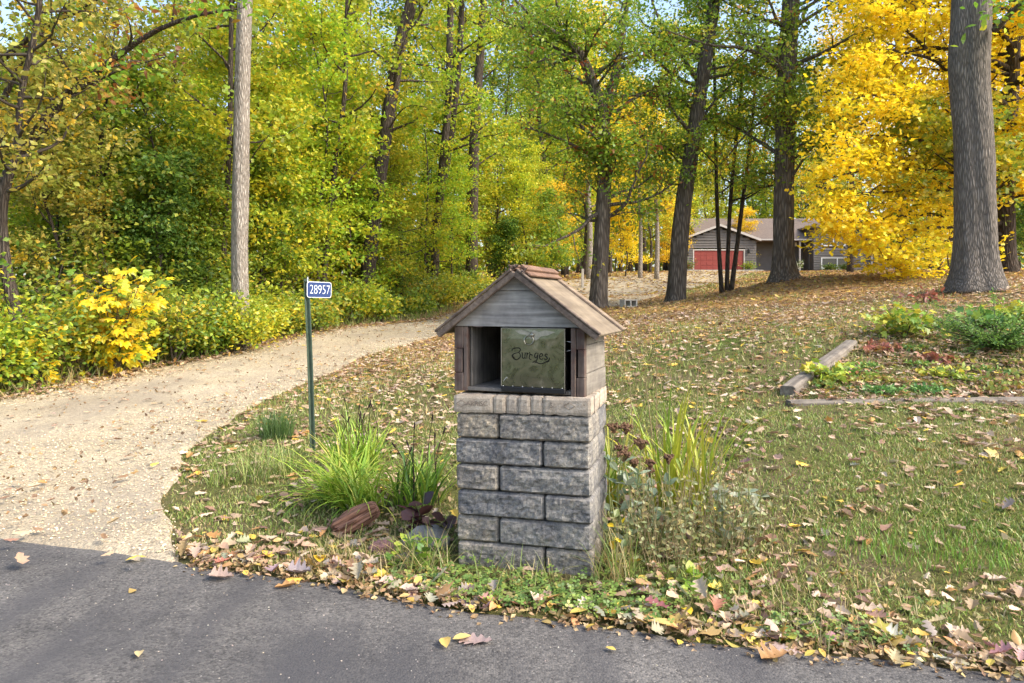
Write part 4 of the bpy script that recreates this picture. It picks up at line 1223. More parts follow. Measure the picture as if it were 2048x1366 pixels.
# far wood that closes the view
r = r_(300)
N = 60000
ang = r.uniform(-1.15, 1.05, N); dist = r.uniform(74, 120, N)
fx, fy = np.sin(ang)*dist, np.cos(ang)*dist
keep = (fy > 40) & ~((fx > 12) & (fx < 46) & (fy < 86))
fx, fy = fx[keep], fy[keep]; N = len(fx)
top = 10.5 + 3.5*np.sin(fx*.21+1.2*np.sin(fy*.17)) + 2*np.sin(fx*.53+fy*.3)
fz = hgt(fx, fy) + top*r.beta(1.3, 1.1, N)
base = (np.floor(fx/6)+np.floor(fy/7)*3).astype(int) % 4
pal = [(.30,.34,.04,3),(.48,.42,.04,2),(.18,.25,.03,3),(.66,.50,.04,1.5)]
V, F, k = scatter(KITE[0], KITE[1], np.stack([fx, fy, fz], -1), r.normal(0, 1, (N, 3))+np.array([0, -.4, .4]), r.normal(0, 1, (N, 3)), r.uniform(.4, 1.0, N))
fw_ = link('far_woods', mesh('far_woods', V, F, LEAF_FAR, np.repeat(palette(pal, N, r, base), k, axis=0)))
tag(fw_, 'distant yellow green woods closing the view', 'woods', kind='stuff')
# ------------------------------------------------------------------ house at the top of the drive
M_SIDING = m_simple('grey_siding', (.135, .125, .118), .8, var=.12, scale=2)
M_SHINGLE = m_simple('brown_shingles', (.16, .125, .105), .95, var=.3, scale=6, bump=.5, bdist=.02)
M_TRIM = m_simple('pale_trim', (.46, .43, .40), .7, var=.06)
M_RED = m_simple('red_door_paint', (.25, .05, .04), .6, var=.10, scale=3)
M_GLASS = m_simple('window_glass', (.02, .025, .03), .08, spec=.6)
M_WWHITE = m_simple('white_window_frame', (.7, .7, .68), .6, var=.04)
M_DKMET = m_simple('dark_metal', (.03, .03, .03), .5)
M_CONC = m_simple('concrete', (.34, .33, .30), .9, var=.2, scale=14, bump=.4)
HY, HZ = 66.0, h1((1435-1024)/FPX*66, 66.0)
def hx(px, Y=HY): return (px-1024)/FPX*Y
def hz(py, Y=HY): return CAM_H + (HOR-py)/FPX*Y
house = empty('house', (hx(1435), HY, HZ))
tag(house, 'grey sided house with brown roof and red garage door at the top of the drive', 'house')
hb = np.array([hx(1435), HY, HZ])
def HB(mb, name, mat, parent=house):
    me = mesh(name, mb.V()-hb, mb.F(), mat)
    return link(name, me, parent)
def siding(x0, x1, y, z0, z1, step=.24, holes=(), top=None):
    """lapped boards facing -y, cut round the openings; top(z) limits x for a gable"""
    mb = MB(); z = z0
    while z < z1-.02:
        zt = min(z+step, z1)
        a, b = x0, x1
        if top: a, b = top(zt)
        if b-a < .1: break
        segs = [(a, b)]
        for hx0, hx1, hz0, hz1 in holes:
            if hz0 < zt-.02 and hz1 > z+.02:
                ns = []
                for s0, s1 in segs:
                    if hx1 <= s0 or hx0 >= s1: ns.append((s0, s1)); continue
                    if hx0 > s0: ns.append((s0, hx0))
                    if hx1 < s1: ns.append((hx1, s1))
                segs = ns
        for s0, s1 in segs:
            mb.add([(s0, y-.07, z), (s1, y-.07, z), (s1, y-.004, zt), (s0, y-.004, zt), (s0, y+.1, z), (s1, y+.1, z), (s1, y+.1, zt), (s0, y+.1, zt)],
                   [np.array([(0,1,2,3),(0,4,5,1),(3,2,6,7),(0,3,7,4),(1,5,6,2),(4,7,6,5)])])
        z = zt
    return mb
gx0, gx1 = hx(1365), hx(1512)
gzb, gze, gzp = HZ-.2, hz(480), hz(453)
dx0, dx1, dzt = hx(1388), hx(1487), hz(501)
gm = (gx0+gx1)/2
sl = (gzp-gze)/((gx1-gx0)/2)
HB(siding(gx0, gx1, HY, gzb, gze, .24, [(dx0-.12, dx1+.12, gzb-1, dzt+.12)]), 'garage_front_wall', M_SIDING)
HB(siding(gx0, gx1, HY, gze, gzp-.1, .24, (), lambda z: (gx0+(z-gze)/sl, gx1-(z-gze)/sl)), 'garage_gable_wall', M_SIDING)
mb = MB(); mb.box((gx0, HY+.11, gzb), (gx0+.15, HY+8, gze)); HB(mb, 'garage_side_wall', M_SIDING)
mb = MB(); mb.box((gx1-.15, HY+.11, gzb), (gx1, HY+5.0, gze)); HB(mb, 'garage_side_wall', M_SIDING)
gd = HB(MB().box((dx0, HY+.03, HZ), (dx1, HY+.10, dzt)), 'garage_door', M_RED)
for k in range(4):
    for c in range(8):
        w = (dx1-dx0)/8; h = (dzt-HZ)/4
        HB(MB().cbox((dx0+c*w+.03, HY+.015, HZ+k*h+.03), (dx0+(c+1)*w-.03, HY+.028, HZ+(k+1)*h-.03), .005), 'door_panel', M_RED, gd)
mb = MB(); mb.box((dx0-.12, HY-.06, HZ), (dx0-.005, HY+.09, dzt+.12)); mb.box((dx1+.005, HY-.06, HZ), (dx1+.12, HY+.09, dzt+.12)); mb.box((dx0-.0045, HY-.06, dzt+.005), (dx1+.0045, HY+.09, dzt+.12)); HB(mb, 'door_frame', M_TRIM)
def gable_roof(x0, x1, y0, y1, ze, zp, t=.16, over=.35):
    mid = (x0+x1)/2; s = (zp-ze)/(mid-x0)
    mb = MB(); mb.prism([(x0-over, ze-over*s), (mid, zp), (x1+over, ze-over*s), (x1+over, ze-over*s+t), (mid, zp+t), (x0-over, ze-over*s+t)], y0-over, y1)
    return mb
HB(gable_roof(gx0, gx1, HY, HY+8, gze+.02, gzp+.02), 'garage_roof', M_SHINGLE)
mid = gm
for a, b in ((gx0-.35, gm), (gx1+.35, gm)):
    za = gze+.02-.35*sl; zb = gzp+.02
    mb = MB(); mb.prism([(a, za-.03), (b, zb-.03), (b, zb+.19), (a, za+.19)] if a < b else [(b, zb-.03), (a, za-.03), (a, za+.19), (b, zb+.19)], HY-.42, HY-.36); HB(mb, 'fascia', M_TRIM)
# main block behind, entry recess
MY = 70.0
mx0, mx1 = gx1-.5, hx(1625, 69.2)
ez, rz_ = hz(478, 69.6), hz(437, 75)
HB(siding(mx0, mx1+.5, 71.5, gzb, ez+.1, .24), 'entry_wall', M_SIDING)
mb = MB()
mb.add([(mx0-4, 69.4, ez), (mx1+9.5, 69.4, ez), (mx1+9.5, 75, rz_), (mx0-4, 75, rz_), (mx0-4, 80.6, ez), (mx1+9.5, 80.6, ez),
        (mx0-4, 69.4, ez-.18), (mx1+9.5, 69.4, ez-.18), (mx1+9.5, 80.6, ez-.18), (mx0-4, 80.6, ez-.18)],
       [np.array([(0,1,2,3),(3,2,5,4),(6,7,1,0),(9,4,5,8),(6,9,8,7)]), np.array([(0,3,4,9,6),(1,7,8,5,2)])])
HB(mb, 'main_roof', M_SHINGLE)
HB(MB().box((gx1+.36, 69.25, ez-.16), (mx1-.02, 69.385, ez-.02)), 'gutter', M_TRIM)
# right wing
WY = 69.0
wx0, wx1 = mx1, hx(1800, WY)
wt = hz(456, WY)
up = (hx(1643, WY), hx(1690, WY), hz(492, WY), hz(468, WY)); lo = (hx(1642, WY), hx(1706, WY), hz(535, WY), hz(515, WY))
HB(siding(wx0, wx1, WY, gzb, wt, .24, [up, lo]), 'wing_front_wall', M_SIDING)
HB(MB().box((wx0, WY+.11, gzb), (wx0+.15, WY+5, wt)), 'wing_side_wall', M_SIDING)
mb = MB(); mb.prism([(wx0-.4, wt), (wx1+.4, wt), (wx1+.4, wt+.2), (wx0-.4, wt+.2)], WY-.5, WY+5.5); HB(mb, 'wing_roof', M_SHINGLE)
for nm, (a, b, c, d_) in (('window', up), ('window', lo)):
    w = HB(MB().box((a, WY+.02, c), (b, WY+.05, d_)), nm, M_GLASS)
    mb = MB(); f = .09
    mb.box((a-.02, WY-.06, c-.02), (a+f, WY+.015, d_+.02)); mb.box((b-f, WY-.06, c-.02), (b+.02, WY+.015, d_+.02))
    mb.box((a+f+.002, WY-.06, c-.02), (b-f-.002, WY+.015, c+f)); mb.box((a+f+.002, WY-.06, d_-f), (b-f-.002, WY+.015, d_+.02))
    m_ = (a+b)/2; mb.box((m_-.05, WY-.05, c+f+.002), (m_+.05, WY+.015, d_-f-.002))
    HB(mb, 'window_frame', M_WWHITE, w)
mb = MB(); mb.tube(np.array([(hx(1604, 69.3), 69.2, ez-.15), (hx(1608, 69.3), 69.1, ez-.6), (hx(1614, 69.3), 68.9, ez-1.0), (hx(1614, 69.3), 68.88, gzb+.3)]), .05, 8); HB(mb, 'downspout', M_DKMET)
HB(MB().box((hx(1600, 69.5)-.08, 69.5, gzb), (hx(1600, 69.5)+.08, 69.66, ez-.19)), 'porch_post', M_TRIM)
mb = MB(); mb.tube(np.array([(hx(1617, 74), 74, hz(440, 74)), (hx(1617, 74), 74, hz(424, 74))]), .14, 10); mb.tube(np.array([(hx(1617, 74), 74, hz(424.5, 74)), (hx(1617, 74), 74, hz(422.5, 74))]), .2, 10); HB(mb, 'vent_pipe', M_WWHITE)
mb = MB(); mb.tube(np.array([(hx(1491, 73), 73, hz(460, 73)), (hx(1491, 73), 73, hz(442, 73))]), .06, 8); HB(mb, 'vent_pipe', M_WWHITE)
for px, py in ((1374, 507), (1497, 502)):
    mb = MB(); mb.cbox((hx(px)-.1, HY-.24, hz(py)-.2), (hx(px)+.1, HY-.04, hz(py)+.12), .03); mb.tube(np.array([(hx(px), HY-.14, hz(py)+.12), (hx(px), HY-.14, hz(py)+.26)]), [.1, .02], 8); HB(mb, 'wall_lamp', M_DKMET)
mb = MB(); mb.cbox((hx(1592, 71.2)-.12, 71.2, hz(488, 71.2)-.25), (hx(1592, 71.2)+.12, 71.4, hz(488, 71.2)+.2), .03); HB(mb, 'wall_lamp', M_WWHITE)
HB(MB().box((gx0-.6, HY-1.4, HZ-.6), (gx1+.2, HY-.07, HZ+.04)), 'concrete_apron', M_CONC)
HB(MB().box((hx(1740, WY), WY-.25, gzb), (hx(1740, WY)+.12, WY-.05, wt)), 'corner_board', M_TRIM)

# shrubs along the house
def small_shrub(name, label, x, y, hgt_, rad, pal, seed, n=500, leaf=.09, group=None, tmpl=KITE, mat=None, stem=True, cat='shrub', dome=True):
    r = r_(seed); z = h1(x, y)
    root = empty(name, (x, y, z)); tag(root, label, cat, group)
    mb = MB(); tips = []
    for k in range(9):
        a = k*2.4+r.normal(0, .3); q = rad*r.uniform(.3, .8)
        P = limb_path((0, 0, -.03), (math.cos(a)*q, math.sin(a)*q, hgt_*r.uniform(.6, 1)), hgt_*r.uniform(.75, 1.05), r, 6, .05, .12)
        mb.tube(P, np.linspace(.010, .003, 6)*max(.5, hgt_), 4, False); tips += list(P[2:])
        for b in range(2):
            Q = limb_path(P[2+b], r.normal(0, 1, 3)*np.array([1, 1, .2])+np.array([0, 0, .5]), hgt_*.4, r, 4, .0, .15)
            mb.tube(Q, np.linspace(.006, .002, 4)*max(.5, hgt_), 4, False); tips += list(Q[1:])
    if stem: mb.build('stems', TWIG, root)
    tips = np.array(tips); i = r.integers(0, len(tips), n)
    pos = tips[i]+r.normal(0, 1, (n, 3))*np.array([rad*.22, rad*.22, hgt_*.09]); pos[:, 2] = np.maximum(pos[:, 2], .03)
    cols = palette(pal, n, r, (i*7 % len(pal)))
    V, F, k = scatter(tmpl[0], tmpl[1], pos, np.array([0, -.1, .7])+r.normal(0, .55, (n, 3)), pos*np.array([1, 1, .1])+r.normal(0, .3, (n, 3)), leaf*r.uniform(.6, 1.25, n))
    o = link('foliage', mesh('foliage', V, F, mat or LEAF, np.repeat(cols, k, axis=0)), root); o['kind'] = 'stuff'
    return root
small_shrub('house_shrub', 'small green shrub right of the red garage door', hx(1497, 65), 65.2, 1.0, .9, MIDG, 401, 500, .16)
small_shrub('house_shrub', 'dark reddish shrub left of the red garage door', hx(1374, 65), 65.2, 1.1, .8, DARKG+RUST, 402, 500, .16)
small_shrub('house_shrub', 'dark low shrub under the lower wing window', hx(1658, 67.5), 67.6, .8, .9, DARKG, 403, 500, .16)
small_shrub('house_shrub', 'dark low shrub at the right end of the lower wing window', hx(1690, 67.5), 67.6, .8, .9, DARKG, 404, 500, .16)
small_shrub('house_shrub', 'pale flowering plant by the porch post', hx(1596, 67), 67.0, 1.0, .6, [(.7,.68,.55,3),(.2,.3,.05,1)], 405, 300, .16)
# ------------------------------------------------------------------ roadside shrubs along the left of the drive
GREENY = [(.20,.31,.04,3),(.31,.40,.04,3),(.44,.45,.04,2),(.13,.22,.03,2),(.64,.50,.04,1.4)]
G_SH = 'shrubs along the left edge of the drive'
r = r_(500)
SHR = []
for k in range(34):
    f = k/33
    i = int(18+f*78)
    lx, ly = dr_l[i]
    nx_ = -1.0
    SHR.append((lx-.55-r.uniform(0, .7), ly+r.uniform(-.2, .4), r.uniform(.8, 1.45), r.uniform(.65, 1.0), k))
pals = [GREENY, MIDG, GREENY, YG, MIDG+YG]
plab = ['green and yellow leaved shrub along the left edge of the drive', 'mid green shrub along the left edge of the drive', 'leafy green shrub along the left edge of the drive', 'yellow green shrub along the left edge of the drive', 'green and yellow leaved shrub along the left edge of the drive']
for x, y, h, w, k in SHR:
    small_shrub('roadside_shrub', plab[k % 5].split(' along')[0] + ' along the drive, ' + place_words(1024+x/y*FPX, y), x, y, h, w, pals[k % 5], 520+k, 2200 if y < 14 else 1300, .085 if y < 14 else .11, G_SH, OAKL if y < 14 else KITE)
for k, (px, Y) in enumerate(((470, 12.0), (505, 12.2), (425, 11.8), (370, 11.2), (545, 13.2), (590, 14.2), (640, 15.4))):
    x = (px-1024)/FPX*Y
    small_shrub('roadside_shrub', ('leafy shrub hiding the foot of the pale trunk', 'yellow green shrub at the right foot of the pale trunk', 'leafy shrub left of the foot of the pale trunk', 'leafy shrub between golden bush and pale trunk', 'low shrub right of the pale trunk', 'low shrub just left of the sign panel', 'low shrub directly behind the sign panel')[k], x-.25, Y+.15, (1.15, 1.0, .95, 1.2, .9, .9, .9)[k], .7, [GREENY, YG, MIDG, GREENY, YG, GREENY, MIDG][k], 640+k, 1700, .085, G_SH, OAKL)
for k in range(16):                              # second, taller row
    f = k/15; lx, ly = dr_l[int(14+f*88)]
    qx, qy = lx-2.3-r.uniform(0, 1.2), ly+r.uniform(.3, 1.2)
    small_shrub('roadside_shrub', 'tall shrub at the wood edge ' + place_words(1024+qx/qy*FPX, qy), qx, qy, r.uniform(1.6, 2.6), r.uniform(.9, 1.4), [DARKG+MIDG, MIDG, GREENY][k % 3], 560+k, 1800, .11, 'taller shrubs at the wood edge')

# the yellow bush with palm shaped leaves
PALM_V = []; PALM_F = []
for k, (a, s) in enumerate(((-1.35, .62), (-.7, .85), (0, 1.0), (.7, .85), (1.35, .62))):
    c, sn = math.cos(a), math.sin(a); o = len(PALM_V)
    for x, y, z in OVAL[0]:
        x *= .95; X, Y = x*s, (.10+y*.9)*s
        PALM_V.append((X*c+Y*sn, -X*sn+Y*c, z*s*1.4 - .10*(Y**2)))
    PALM_F += [(p+o, q+o, w+o) for p, q, w in OVAL[1][0]]
PALM = (np.array(PALM_V), [np.array(PALM_F)])
GOLD = [(.82,.58,.02,4),(.80,.62,.03,3),(.78,.46,.02,1.2),(.66,.58,.04,2),(.44,.48,.04,1.5)]
def palm_bush(label, px, Y, h, w, n, seed, leaf):
    r = r_(seed); b = at(px, 0, Y); x, y = b[0], b[1]; z = h1(x, y)
    root = empty('yellow_bush', (x, y, z)); tag(root, label, 'bush', 'yellow bushes beside the drive')
    mb = MB(); pos = []; out = []
    for k in range(11):
        a = k*2.4; tip = np.array([math.cos(a)*w*r.uniform(.2, .9), math.sin(a)*w*.6*r.uniform(.2, .9), h*r.uniform(.55, 1.0)])
        P = smooth_path([(0, 0, -.03), tip*np.array([.35, .35, .5]), tip], 8); mb.tube(P, np.linspace(.014, .004, 8), 5, False)
        for q in P[2:]:
            for j in range(max(1, n//66)):
                e = q+r.normal(0, 1, 3)*np.array([w*.26, w*.20, h*.07]); pos.append(e); out.append(e-q+np.array([0, -.05, -.08]))
                mb.tube(np.array([q, e]), [.003, .0015], 3, False)
    mb.build('stems', TWIG, root)
    pos = np.array(pos); out = np.array(out); m = len(pos)
    V, F, k = scatter(PALM[0], PALM[1], pos, np.array([0, -.45, .75])+r.normal(0, .35, (m, 3)), out+r.normal(0, .05, (m, 3)), leaf*r.uniform(.7, 1.2, m))
    o = link('foliage', mesh('foliage', V, F, LEAF, np.repeat(palette(GOLD+[(.30,.40,.04,1.4),(.20,.30,.04,.7)], m, r), k, axis=0)), root); o['kind'] = 'stuff'
palm_bush('large bush with golden five fingered leaves on the left edge of the drive', 232, 10.5, 1.6, .85, 400, 601, .145)
palm_bush('small golden leaved bush low at the far left of the drive', 70, 9.6, .95, .45, 110, 602, .14)

# ------------------------------------------------------------------ grass blades
def pillar_mask(x, y, m=.0):
    dx, dy = x-.0449, y-3.430; c, s = math.cos(-TH_P), math.sin(-TH_P)
    u_ = dx*c+dy*s; v_ = -dx*s+dy*c
    return (np.abs(u_) < .36+m) & (v_ > -.02-m) & (v_ < .51+m)
BLADE1 = (np.array([(-.5, 0, 0), (.5, 0, 0), (0, .35, 1)]), [np.array([(0, 1, 2)])])
BLADE3 = (np.array([(-.5, 0, 0), (.5, 0, 0), (.42, .12, .5), (-.42, .12, .5), (0, .48, .95)]), [np.array([(0, 1, 2), (0, 2, 3), (3, 2, 4)])])
LAWN = [(.22,.31,.065,4),(.29,.37,.08,3.5),(.38,.41,.12,2.5),(.46,.40,.19,2),(.16,.24,.05,1.5)]
DRY = [(.52,.40,.17,3),(.45,.33,.14,2),(.31,.32,.09,2),(.56,.46,.24,1.5)]
def blades(n, region, tmpl, hlo, hhi, wd, seed, name, dens, label):
    r = r_(seed)
    x0, x1, y0, y1 = region
    x = r.uniform(x0, x1, n); y = r.uniform(y0, y1, n)
    s = y-road_edge(x)
    ok = (s > .02) & ~pillar_mask(x, y) & (np.abs(x) < .80*y+.6) & (r.random(n) < dens(x, y, s))
    od = on_drive(x+r.normal(0, .10, n), y)
    ok &= ~od
    x, y, s = x[ok], y[ok], s[ok]; n = len(x)
    h = r.uniform(hlo, hhi, n)
    dry = np.clip(1.0-s/.55, 0, 1)*.6 + .24 + .28*np.sin(x*2.2+1.5*np.sin(y*1.9))*np.sin(y*1.6)
    c = np.where((r.random(n) < dry)[:, None], palette(DRY, n, r), palette(LAWN, n, r))
    pos = np.stack([x, y, hgt(x, y)-.005], -1)
    a = r.uniform(0, 6.28, n)
    fw = np.stack([np.cos(a), np.sin(a), np.zeros(n)], -1)
    nz = np.array([0, 0, 1])+r.normal(0, .35, (n, 3))*np.array([1, 1, 0])
    # z axis = blade direction; sized by height, width separate
    V, F, k = scatter(tmpl[0], tmpl[1], pos, nz, fw, h, wd*r.uniform(.7, 1.3, n))
    o = link(name, mesh(name, V, F, GRASS, np.repeat(c, k, axis=0)))
    return tag(o, label, 'grass', kind='stuff')
blades(360000, (-3.4, 5.2, 2.4, 7.2), BLADE3, .015, .046, .0068, 701, 'lawn_grass', lambda x, y, s: np.clip(.42+.30*np.sin(x*3+2*np.sin(y*2.1))*np.cos(y*2.7)+.25*np.exp(-((x-2.2)**2/1.2+(y-3.9)**2/.5)), .12, 1), 'short green and straw coloured lawn grass nearest the road')
blades(170000, (-6, 12, 7.2, 17), BLADE1, .04, .09, .013, 702, 'lawn_grass', lambda x, y, s: np.clip(.50-.065*(y-7)+.25*np.sin(x*1.9)*np.cos(y*1.5), .05, 1), 'lawn grass under the leaves higher up the slope')
blades(120000, (0, 26, 17, 62), BLADE1, .06, .13, .05, 703, 'lawn_grass', lambda x, y, s: np.clip(1-litter_amount(x, y)*1.15, .02, 1), 'bright green lawn strip beside the upper drive')
blades(26000, (-13, 0, 6, 24), BLADE3, .15, .40, .014, 704, 'tall_verge_grass', lambda x, y, s: np.where((x < np.interp(y, dr_l[:, 1], dr_l[:, 0])-.1) & (x > np.interp(y, dr_l[:, 1], dr_l[:, 0])-1.6), 1, 0), 'tall grass at the foot of the roadside shrubs')

# ------------------------------------------------------------------ fallen leaves lying in masses
TAN = [(.54,.40,.275,4),(.44,.31,.195,4),(.62,.49,.36,2.5),(.28,.18,.11,2.5),(.48,.27,.10,1.2),(.66,.47,.08,.8),(.38,.24,.16,1.5)]
WARM = [(.48,.32,.17,4),(.50,.33,.11,2.5),(.38,.24,.13,3),(.58,.42,.10,1),(.28,.17,.10,2)]
OAK1 = oak_template(3, 1, .5, .55, 2); OAK2 = oak_template(3, 2, -.4, .55, 2)
def drop(n, region, tmpl, size, pal, seed, name, label, dens, lift=.010, tiltv=.24):
    r = r_(seed); x0, x1, y0, y1 = region
    x = r.uniform(x0, x1, n); y = r.uniform(y0, y1, n)
    s = y-road_edge(x)
    ok = (r.random(n) < dens(x, y, s)) & ~pillar_mask(x, y) & (np.abs(x) < .80*y+.7)
    x, y = x[ok], y[ok]; n = len(x)
    od = on_drive(x, y)
    pos = np.stack([x, y, hgt(x, y)+np.where(od, .062, lift)+r.uniform(0, .018, n)], -1)
    V, F, k = scatter(tmpl[0], tmpl[1], pos, np.array([0, 0, 1])+r.normal(0, tiltv, (n, 3))*np.where(od, .5, 1)[:, None], np.stack([r.normal(0, 1, n), r.normal(0, 1, n), np.zeros(n)], -1), size*r.uniform(.6, 1.25, n))
    return V, F, np.repeat(palette(pal, n, r), k, axis=0), label
OAKQ = (np.array([(0,0,0),(.20,.25,.10),(.10,.42,.02),(.30,.62,.12),(.08,.8,.02),(0,1,.05),(-.12,.75,.03),(-.28,.55,.1),(-.10,.36,.02),(-.22,.2,.1)]), [np.array([(0,1,2),(2,3,4),(4,5,6),(6,7,8),(8,9,0),(0,2,8),(2,4,8),(4,6,8)])])
def ddrive(x, y): return np.abs(x-np.interp(y, dr_l[:, 1], dr_l[:, 0]))
def dens_near(x, y, s):
    clump = np.clip(.5+.9*np.sin(x*2.7+1.9*np.sin(y*2.3))*np.sin(y*3.1+1.3*np.sin(x*1.7)), 0, 1)
    clump = clump**2*1.5
    d = np.where(s > .03, .07+.34*clump + .55*np.exp(-((s-.12)/.16)**2), np.where(s > -.25, .05*np.exp(s/.06), 0))
    return np.where(on_drive(x, y), .03, d)
def dens_mid(x, y, s):
    return np.where(on_drive(x, y), .05+.5*np.exp(-ddrive(x, y)/.35)+.4*np.clip((y-15)/6, 0, 1), np.where(ddrive(x, y) < .6, .9, .25+.75*litter_amount(x, y)*np.clip(.85+.4*np.sin(x*1.7)*np.sin(y*1.3), 0, 1)))
jobs = [
 drop(7500, (-3.6, 5.2, 2.3, 7), OAK1, .078, TAN, 801, 'a', '', dens_near),
 drop(7000, (-3.6, 5.2, 2.3, 7), OAK2, .076, TAN, 802, 'a', '', dens_near),
 drop(7500, (-3.6, 4.5, 2.3, 4.6), OVAL, .05, [(.60,.42,.10,2),(.50,.34,.14,3),(.42,.29,.16,4),(.30,.19,.10,2),(.70,.52,.10,.6)], 803, 'a', '', lambda x, y, s: np.where((s > -.10) & ~on_drive(x, y), .75*np.exp(-((s-.06)/.14)**2)+.06, 0)),
 drop(40000, (-11, 13, 6.6, 14), OAKQ, .085, TAN, 804, 'b', '', dens_mid),
 drop(5000, (-4, 9, 6.6, 11), OAK2, .085, TAN, 805, 'b', '', dens_mid),
 drop(36000, (-10, 18, 13.5, 28), OAKQ, .115, WARM, 806, 'c', '', lambda x, y, s: dens_mid(x, y, s)*.8),
 drop(26000, (0, 40, 27, 62), KITE, .22, WARM+[(.70,.50,.06,2)], 807, 'c', '', lambda x, y, s: np.where(on_drive(x, y), .45, litter_amount(x, y))),
]
jobs.append(drop(16000, (-10, 2, 4, 24), KITE, .04, [(.30,.20,.10,3),(.40,.27,.13,2),(.22,.14,.08,2)], 808, 'a', '', lambda x, y, s: np.where(on_drive(x, y) & (s > .1), .75*np.clip(.55+.6*np.sin(x*1.3+y*.7)*np.sin(y*1.1), .15, 1), 0), .012, 2.0))
jobs.append(drop(34000, (-11, 1, 6, 26), OAKQ, .085, WARM+TAN, 811, 'b', '', lambda x, y, s: np.exp(-(ddrive(x, y)/.38)**2)*.9, .03, .9))
jobs.append(drop(26000, (-3, 3, 2.3, 4.4), KITE, .028, [(.34,.23,.12,3),(.44,.32,.17,2),(.24,.15,.08,3),(.52,.40,.20,1)], 809, 'a', '', lambda x, y, s: np.where((s > -.12) & ~on_drive(x, y), .95*np.exp(-((s-.03)/.11)**2)+.03, 0), .004, .5))
jobs.append(drop(5200, (2.3, 6.6, 6.05, 9.0), OAKQ, .085, TAN+[(.42,.22,.12,1)], 810, 'b', '', lambda x, y, s: np.where(x > 2.35+(y-6)*.78, .9, 0)))
for nm, idx, lab in (('leaf_litter', (0, 1, 2, 7, 9), 'scattered tan and yellow fallen leaves on the near lawn and verge'), ('leaf_litter', (3, 4, 8, 10), 'carpet of tan oak leaves over the middle of the lawn'), ('leaf_litter', (5, 6), 'warm brown leaf carpet under the trees up the slope')):
    Vs, Fs, Cs = [], {}, []; o = 0
    for j in idx:
        V, F, c, _ = jobs[j]
        Vs.append(V); Cs.append(c)
        for f in F: Fs.setdefault(f.shape[1], []).append(f+o)
        o += len(V)
    ob = link(nm, mesh(nm, np.concatenate(Vs), [np.concatenate(f) for f in Fs.values()], LITTER, np.concatenate(Cs)))
    tag(ob, lab, 'leaf litter', kind='stuff')

# loose stones of the gravel drive
r = r_(820); n = 60000
x = r.uniform(-9.5, .5, n); y = 3.3+r.random(n)**1.6*14
ok = on_drive(x, y) & (y > road_edge(x)+.0) & (np.abs(x) < .82*y)
x, y = x[ok], y[ok]; n = len(x)
OCT = (np.array([(1,0,0),(-.8,.3,0),(.1,.9,.1),(-.2,-.9,0),(.1,.1,.75)])*.5, [np.array([(0,2,4),(2,1,4),(1,3,4),(3,0,4)])])
pos = np.stack([x, y, hgt(x, y)+.020+.018*np.clip((y-4.5)/3, 0, 1)], -1)
c = palette([(.54,.44,.29,4),(.64,.55,.39,3),(.42,.33,.22,2),(.36,.32,.27,1)], n, r)
V, F, k = scatter(OCT[0], OCT[1], pos, np.array([0, 0, 1])+r.normal(0, .2, (n, 3)), r.normal(0, 1, (n, 3)), r.uniform(.006, .02, n)*(1+.04*y))
M_STONE = NT('loose_stone'); M_STONE = M_STONE.principled(M_STONE.attr('col'), .95, spec=.1)
tag(link('loose_gravel', mesh('loose_gravel', V, F, M_STONE, np.repeat(c, k, axis=0))), 'loose pale stones lying on the gravel drive', 'gravel', kind='stuff')
n = 800; x = r.uniform(-4, 3, n); s = -np.abs(r.normal(0, .55, n)); y = road_edge(x)+s
ok = y > 1.2; x, y, s = x[ok], y[ok], s[ok]; n = len(x)
zr = np.interp(-s, [o for o, z in offs], [z for o, z in offs])
V, F, k = scatter(OCT[0], OCT[1], np.stack([x, y, zr], -1), np.array([0, 0, 1])+r.normal(0, .2, (n, 3)), r.normal(0, 1, (n, 3)), r.uniform(.004, .011, n))
tag(link('road_grit', mesh('road_grit', V, F, M_STONE, np.repeat(palette([(.34,.30,.25,3),(.24,.22,.20,3),(.42,.38,.33,1)], n, r), k, axis=0))), 'pale grit scattered on the asphalt near its edge', 'grit', kind='stuff')

# ------------------------------------------------------------------ single fallen leaves one can pick out
def leaf_mesh(name, tm): return mesh(name, tm[0], tm[1], LITTER_OBJ, smooth=True)
LM = {'oak': [leaf_mesh('fallen_leaf', oak_template(4, s, c, .62, 5)) for s, c in ((11, .35), (12, -.3), (13, .6))],
      'oval': [leaf_mesh('fallen_leaf', (OVAL[0]*np.array([1.05, 1, z]), OVAL[1])) for z in (1, 2.2, -1.5)],
      'maple': [leaf_mesh('fallen_leaf', (MAPLE[0]*np.array([1, 1, z]), MAPLE[1])) for z in (1.5, -1.2)]}
def one_leaf(x, y, z, kind, size, col, label, group, tx, ty, rz, v=0):
    o = link('fallen_leaf', LM[kind][v % len(LM[kind])], None, (x, y, z), (tx, ty, rz))
    o.scale = (size, size, size); o.color = (*col, 1)
    tag(o, label, 'leaf', group)
    return o
def on_road(px, py):
    Y = CAM_H*FPX/(py-HOR); return (px-1024)/FPX*Y, Y
